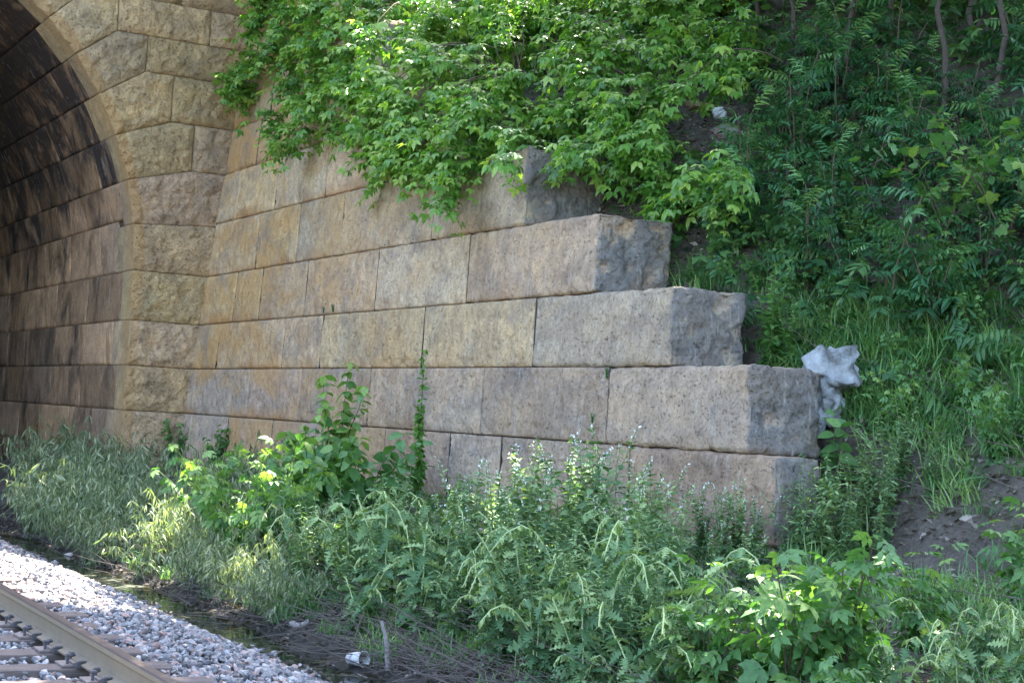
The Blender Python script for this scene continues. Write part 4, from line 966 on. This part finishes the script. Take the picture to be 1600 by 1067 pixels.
while made < 350:
    px, py = pr_.uniform(310, 1195), pr_.uniform(-70, 340)
    if not inpoly(px, py, POLY): continue
    if px < 480 and pr_.random() < .4: continue
    if 1040 < px < 1190 and 130 < py < 255: continue
    P, onw = surf(px, py); d = ray(px, py); d /= np.linalg.norm(d)
    c = P-d*(pr_.uniform(.25, 1.1) if onw else pr_.uniform(.4, 2.4)); 
    if any(np.linalg.norm(c-k_) < .26 for k_ in centres[-200:]): 
        if pr_.random() < .7: continue
    centres.append(c); made += 1
    k_ = int(np.argmin([np.linalg.norm((c-q)*np.array([.6, 1, .3])) for q in RP])); root = RP[k_]
    t_ = np.linspace(0, 1, 9)[:, None]; ctrl = (root+c)/2+np.array([0, 0, .35*np.linalg.norm(c[:2]-root[:2])+.4]); L_ = (1-t_)**2*root+2*t_*(1-t_)*ctrl+t_**2*c
    if made % 3 == 0 and np.linalg.norm(c-root) < 2.6: SG[k_].tube(L_[2:]+r.normal(0, .02, (7, 3)), .013, .004, 4)
    out = c-L_[6]; out /= np.linalg.norm(out)+1e-9
    for tw in range(7):
        dv = out*.6+r.normal(0, .6, 3)+np.array([-.25, -.2, -.12]); dv /= np.linalg.norm(dv); l = r.uniform(.25, .5); m_ = 5
        tt = np.linspace(.1, 1, m_)[:, None]; Q_ = c+dv*l*tt+np.array([0, 0, -1])*(.25*l*tt**2); SG[k_].tube(Q_, .004, .0015, 3)
        for s_ in (1, -1):
            yaw = math.atan2(dv[1], dv[0])+s_*(.95-.4*tt[:, 0])+r.normal(0, .3, m_)
            LG[k_].inst(TRI, rotm(yaw, U(r, -1.0, .05, m_), r.normal(0, .35, m_)), U(r, .11, .28, m_), Q_, np.clip(.25+.35*tt[:, 0]+U(r, -.3, .4, m_), 0, 1))
for k_, (a, lb) in enumerate(roots):
    o = thing('box_elder_bush', lb, 'bush', tuple(RP[k_])); 
    for nm, me in (('branches', SG[k_].mesh('branches', M_twig)), ('foliage', LG[k_].mesh('foliage', L_bush))):
        if me is None: continue
        V = np.zeros(len(me.vertices)*3, np.float32); me.vertices.foreach_get('co', V); V = V.reshape(-1, 3)-RP[k_].astype(np.float32); me.vertices.foreach_set('co', V.ravel()); me.update(); link(nm, me, None, o)

# ------------------------------------------------------------------ trees on the bank: unseen ones added to cast shade, then the woodland
def tree(name, label, base, crowns, rad=.13, nleaf=2600, lsz=.2, mat=None, grp=None, tmpl=None):
    base = np.array([base[0], base[1], gz(*base)-.2]); S = Geo(); Lf = Geo(); r = np.random.default_rng(int(abs(base[0]*100+base[1]*7)))
    top = np.mean([c[0] for c in crowns], 0)
    t_ = np.linspace(0, 1, 10)[:, None]; mid = base*.6+top*.4; mid[:2] = base[:2]*.8+top[:2]*.2
    L_ = (1-t_)**2*base+2*t_*(1-t_)*mid+t_**2*top; L_[1:-1] += r.normal(0, .06, (8, 3)); S.tube(L_-base, rad, rad*.3, 8)
    for c, R_ in crowns:
        c = np.array(c, float); m_ = 26
        for q in range(m_):
            dv = r.normal(0, 1, 3); dv /= np.linalg.norm(dv); cc = c+dv*R_*r.uniform(.45, .95)*np.array([1, 1, .7]); st = L_[6]+(c-L_[6])*.6
            tt = np.linspace(0, 1, 6)[:, None]; bl = st*(1-tt)+cc*tt+np.array([0, 0, .3])*tt*(1-tt)*R_; S.tube(bl-base, rad*.22, .008, 4)
            n = nleaf//m_; o_ = r.normal(0, 1, (n, 3)); o_ *= (R_*.30*np.cbrt(r.random(n))/np.linalg.norm(o_, axis=1))[:, None]
            Lf.inst(tmpl or LOW, rotm(U(r, 0, 6.28, n), U(r, -.9, .3, n), r.normal(0, .4, n)), U(r, .7, 1.2, n)*lsz, cc+o_-base, U(r, .1, .9, n))
    o = thing(name, label, 'tree', tuple(base), 0, grp); link('trunk', S.mesh('trunk', M_bark), None, o); link('crown', Lf.mesh('crown', mat or L_dark), None, o)
tree('added_shade_tree', 'unseen tree added on the slope near the camera, crowns placed to shade the track', (11.5, 6.2), [((5.6, 8.5, 10), 3.0), ((8.8, 12.3, 10.5), 2.6), ((6.4, 15.3, 10), 1.5), ((8.3, 15.9, 10.2), 1.5), ((9.9, 16.3, 10.6), 1.2), ((7.4, 16.9, 10), .95), ((9.9, 18.5, 10.6), .85), ((10.1, 20.5, 10.8), .8)], .2, 3600, .26)  # added crowns sit sunward of the spots they are meant to shade
tree('added_shade_tree', 'unseen tree added right of the view, crowns placed to shade the weeds and slope', (14.5, 7.5), [((11, 9, 10.5), 2.5), ((11.6, 15.8, 12.3), 2.1), ((12.4, 14.2, 11.6), 1.9), ((10.4, 13.7, 11), 1.6), ((11.3, 18.2, 12.2), 1.1), ((12.5, 20.8, 12.5), .9), ((12.4, 22.7, 12.6), .8), ((14, 13, 12), 2.8), ((16, 8, 13), 2.8)], .2, 3400, .28)
tree('added_shade_tree', 'unseen tree added up the hillside, crowns placed to shade the sumacs', (18.0, 16.5), [((16.5, 16.5, 15), 3.4), ((18, 21, 17), 3.6), ((20, 13, 17), 4), ((15.8, 20.5, 13.5), 2.6), ((19, 18, 15), 3)], .2, 3400, .3)
tree('added_shade_tree', 'unseen tree added on the embankment over the tunnel mouth, crowns placed to shade the ballast', (10.9, 31.5), [((6.3, 27.5, 12.4), 2.8), ((8.6, 27.0, 12.0), 1.9), ((8.5, 23.9, 10.7), 1.45), ((10.2, 24.8, 11.2), 1.2), ((4, 30, 13), 3), ((11.8, 25.2, 12.6), 1.3), ((11.2, 27.6, 13), 1.2)], .18, 3200, .26)
r = random.Random(5)
lab = ['thin dark trunked tree at the top right corner of the hillside', 'slim leaning tree behind the sumacs, second from the right edge', 'slender tree in the dark wood above the middle of the sumacs', 'thin tree above the discarded blanket in deep shade', 'dark leafy tree filling the top right edge', 'dark tree behind the sunlit bushes, farthest up the bank', 'dark leafy tree in the wood between the bushes and the sumacs', 'leafy tree high on the hill above the grape vines', 'leafy tree high on the hill, second from the top right corner', 'leafy tree at the top edge over the middle of the sumacs', 'leafy tree cut by the top edge, right of the bushes']
for q, (px, py, dz, R_) in enumerate([(1560, 210, 3.4, 1.5), (1465, 215, 3.2, 1.3), (1320, 190, 3.0, 1.4), (1235, 130, 2.8, 1.3), (1640, 150, 3.6, 1.8), (1050, 60, 3.0, 1.6), (1180, 60, 3.4, 1.6), (1400, 90, 2.2, 1.5), (1520, 70, 2.2, 1.6), (1320, 60, 2.0, 1.5), (1240, 40, 2.0, 1.5)]):
    P = gp(px, py); c1 = (P[0]+r.uniform(-.3, .3), P[1]+r.uniform(-.3, .3), P[2]+dz)
    tree('woodland_tree', lab[q], (P[0], P[1]), [(c1, R_), ((c1[0]+.6, c1[1]+.5, c1[2]+1.6), R_)], .045, 1700, .2, L_dark, 'woodland trees up the hillside', TRIL)

# ------------------------------------------------------------------ litter and dead wood
def crumple(name, size, seed, amp, mat, nsc=5):
    """crushed sheet: a shell cut by many planes so it has flat facets and sharp creases, with deep folds"""
    bm = bmesh.new(); bmesh.ops.create_icosphere(bm, subdivisions=5, radius=1); P = np.array([v.co[:] for v in bm.verts]); r0 = np.random.default_rng(seed)
    P = P*(1+.22*fbm(P*1.3, seed, 3))[:, None]
    for q in range(46):
        n_ = r0.normal(0, 1, 3); n_ /= np.linalg.norm(n_); d = r0.uniform(.62, .92); k_ = P@n_-d; P = P-np.clip(k_, 0, None)[:, None]*n_*r0.uniform(.8, 1.25)
    for q in range(int(nsc)):
        n_ = r0.normal(0, 1, 3); n_ /= np.linalg.norm(n_); k_ = np.abs(P@n_-r0.uniform(-.5, .5)); P = P*(1-amp*np.clip(1-k_/.16, 0, 1))[:, None]
    P2 = P*np.array(size)/2*1.15
    for v, q in zip(bm.verts, P2): v.co = q
    me = bpy.data.meshes.new(name); bm.to_mesh(me); bm.free(); me.materials.append(mat); return me
m, t, p = newmat('white_plastic'); p.inputs['Roughness'].default_value = .3; b = NB(t)
b.l(b.ramp(b.noise(b.new('ShaderNodeTexCoord').outputs['Object'], 5, 5, .65), [(.36, (.10, .10, .09)), (.48, (.28, .29, .29)), (.62, (.48, .50, .51))]), p.inputs['Base Color'])
b.l(b.bump(b.noise(b.new('ShaderNodeTexCoord').outputs['Object'], 14, 5, .6, 1.2), .7, .03), p.inputs['Normal'])
tr = b.new('ShaderNodeBsdfTranslucent'); tr.inputs['Color'].default_value = (.34, .37, .38, 1); mx = b.new('ShaderNodeMixShader'); mx.inputs[0].default_value = .35
b.l(p.outputs[0], mx.inputs[1]); b.l(tr.outputs[0], mx.inputs[2]); b.l(mx.outputs[0], t.nodes['Material Output'].inputs[0]); M_bag = m
P = gp(1305, 655); bagroot = thing('plastic_bag', 'crumpled translucent white plastic bag lying behind the end of the bottom step', 'plastic bag', (P[0]-.06, P[1], P[2]+.02)); bagroot.scale = (1.25, 1.25, 1.25)
a = link('bag_body', crumple('bag_body', (.40, .62, .52), 3, .13, M_bag, 16), None, bagroot, (0, 0, .36)); a.rotation_euler = (.2, .3, .5)
a = link('bag_mouth', crumple('bag_mouth', (.26, .38, .55), 8, .13, M_bag, 14), None, bagroot, (-.08, -.02, .08)); a.rotation_euler = (.1, .1, .9)
m, t, p = newmat('patterned_cloth'); b = NB(t); oc = b.new('ShaderNodeTexCoord').outputs['Object']; n_ = b.noise(oc, 7, 4, .6, 1.5)
b.l(b.ramp(n_, [(.3, (.06, .08, .09)), (.42, (.16, .19, .20)), (.5, (.17, .05, .05)), (.56, (.24, .20, .20)), (.7, (.07, .11, .12))]), p.inputs['Base Color']); p.inputs['Roughness'].default_value = .9; M_cloth = m
P = gp(1133, 215); P = P-ray(1133, 215)/np.linalg.norm(ray(1133, 215))*.35
o = link('blanket', crumple('blanket', (.42, .5, .34), 12, .15, M_cloth, 4), None, None, (P[0], P[1], P[2]+.02)); o.rotation_euler = (.2, .4, .3); tag(o, 'crumpled red and grey patterned blanket dumped on the shaded bank', 'blanket')
P2 = gp(1123, 178); P2 = P2-ray(1123, 178)/np.linalg.norm(ray(1123, 178))*.5
o = link('white_rag', crumple('white_rag', (.24, .2, .17), 15, .18, plain('white_cloth', (.62, .64, .66), .8, 9, .1)), None, None, tuple(P2)); tag(o, 'small white rag lying on top of the dumped blanket', 'rag')
P2 = gp(1100, 168); P2 = P2-ray(1100, 168)/np.linalg.norm(ray(1100, 168))*.45
o = link('cushion', crumple('cushion', (.6, .3, .16), 18, .1, plain('brown_cloth', (.20, .13, .075), .9, 9, .2)), None, None, tuple(P2)); o.rotation_euler = (0, .1, -.5); tag(o, 'flattened brown cushion left of the white rag on the bank', 'cushion')
# paper cup
P = gp(545, 1040); cup = thing('paper_cup', 'white paper cup lying on its side in the ditch at the bottom', 'cup', (P[0], P[1], P[2]+.06)); cup.rotation_euler = (math.radians(84), math.radians(4), math.radians(20)); cup.scale = (1.4, 1.4, 1.4)
bm = bmesh.new(); rings = [(.031, 0, ), (.036, .04), (.041, .08), (.0445, .118), (.047, .12), (.047, .124), (.0435, .123), (.040, .08), (.030, .006)]; N_ = 32; vs = []
for rr_, zz in rings: vs.append([bm.verts.new((rr_*math.cos(6.2832*q/N_), rr_*math.sin(6.2832*q/N_), zz)) for q in range(N_)])
for a, b_ in zip(vs, vs[1:]):
    for q in range(N_): bm.faces.new((a[q], a[(q+1) % N_], b_[(q+1) % N_], b_[q])).smooth = True
bm.faces.new(vs[0][::-1]); bm.faces.new(vs[-1])
bm_obj('cup_wall', bm, plain('cup_paper', (.62, .60, .58), .6, 12, .12), cup)
g = Geo(); tt = np.linspace(0, 1, 14)
for z0, ph in ((.045, 0), (.07, .8)):
    for k_ in range(2):
        an_ = 2.6+ph+k_*.9+tt*.8; zz = z0+.013*np.sin(tt*9+k_); rr_ = .0315+.1*zz+.0006
        g.tube(np.stack([np.cos(an_)*rr_, np.sin(an_)*rr_, zz], -1), .0014, .0014, 4)
link('scrawl', g.mesh('scrawl', plain('purple_ink', (.12, .07, .20), .7)), None, cup)
def stick(label, pts, r0, r1, name='dead_stick', cat='stick', mat=None):
    W = []
    for (px, py, lift) in pts:
        P = gp(px, py+lift*0); W.append(P+np.array([0, 0, 0.0]))
    P0 = W[0]; W = []
    for (px, py, lift) in pts:
        d = ray(px, py); 
        P = gp(px, py) if lift == 0 else d*(pts_depth(P0)/(d@fw)); W.append(P)
    W = np.array(W); t_ = np.linspace(0, 1, 14)*(len(W)-1); i_ = np.minimum(t_.astype(int), len(W)-2); f_ = (t_-i_)[:, None]; Q_ = W[i_]*(1-f_)+W[i_+1]*f_
    Q_[1:-1] = (Q_[:-2]+2*Q_[1:-1]+Q_[2:])/4; Q_ = Q_+np.array([0, 0, r0*.7]); rr_ = np.random.default_rng(int(pts[0][0])); Q_ += np.cumsum(rr_.normal(0, r0*.15, Q_.shape), 0)
    g = Geo(); g.tube(Q_-Q_[0], r0, r1, 8); o = link(name, g.mesh(name, mat or M_dead), None, None, tuple(Q_[0])); tag(o, label, cat); return o
def pts_depth(P): return P@fw
stick('thick grey curved stick arching up from the ditch bed', [(606, 1050, 0), (606, 1020, 1), (603, 995, 1), (594, 975, 1)], .022, .014)
stick('thin dark forked stick left of the thick curved one', [(548, 1025, 0), (555, 1000, 1), (563, 970, 1), (572, 955, 1)], .014, .008, mat=M_twig)
stick('short pale broken log lying at the ditch edge', [(455, 978, 0), (490, 974, 0)], .032, .028, 'log', 'log')
stick('long straight dry stick running back from the broken log', [(490, 972, 0), (545, 962, 0)], .01, .006)
stick('long curved grey branch lying across the bottom of the ditch', [(632, 1060, 0), (680, 1045, 0), (730, 1030, 0), (800, 1000, 0)], .014, .008)
stick('thin straight stick touching the paper cup', [(520, 1040, 0), (575, 1060, 0)], .007, .005)
stick('thin pale branch lying flat right of the curved stick', [(560, 1008, 0), (615, 1012, 0)], .006, .004)
stick('brown branch crossing the other branches right of the cup', [(650, 1080, 0), (700, 1040, 0), (760, 1000, 0)], .012, .006, mat=M_twig)
stick('bleached dead branch poking out over the wall end, lower of the two', [(826, 185, 1), (850, 205, 1), (872, 228, 1), (890, 254, 1)], .014, .008)
stick('bleached dead branch curving right above the wall end, upper of the two', [(832, 186, 1), (865, 178, 1), (900, 184, 1), (922, 188, 1)], .011, .005)
stick('grey twig lying on the bare soil patch of the slope', [(1498, 815, 0), (1560, 795, 0)], .010, .005)
for q, (px, py, s_, lb) in enumerate([(760, 1045, .11, 'rounded tan stone in the muck under the big weed patch'), (1512, 812, .10, 'pale flat stone on the bare soil of the slope'), (1392, 873, .05, 'small white stone at the foot of the slope'), (375, 935, .10, 'pale stone beside the water at the ditch edge'), (110, 868, .12, 'pinkish stone in sun at the ballast edge')]):
    P = gp(px, py); bm = bmesh.new(); bmesh.ops.create_icosphere(bm, subdivisions=3, radius=1)
    A = np.array([v.co[:] for v in bm.verts]); A *= (1+.25*fbm(A*1.2+q*5, q, 3))[:, None]
    for v, a in zip(bm.verts, A*np.array([s_, s_*.8, s_*.5])*.6): v.co = a
    for f in bm.faces: f.smooth = True
    o = bm_obj('stone', bm, plain('loose_stone', (.36, .31, .27), .9, 9, .3), None, (P[0], P[1], P[2]+.01)); tag(o, lb, 'stone')
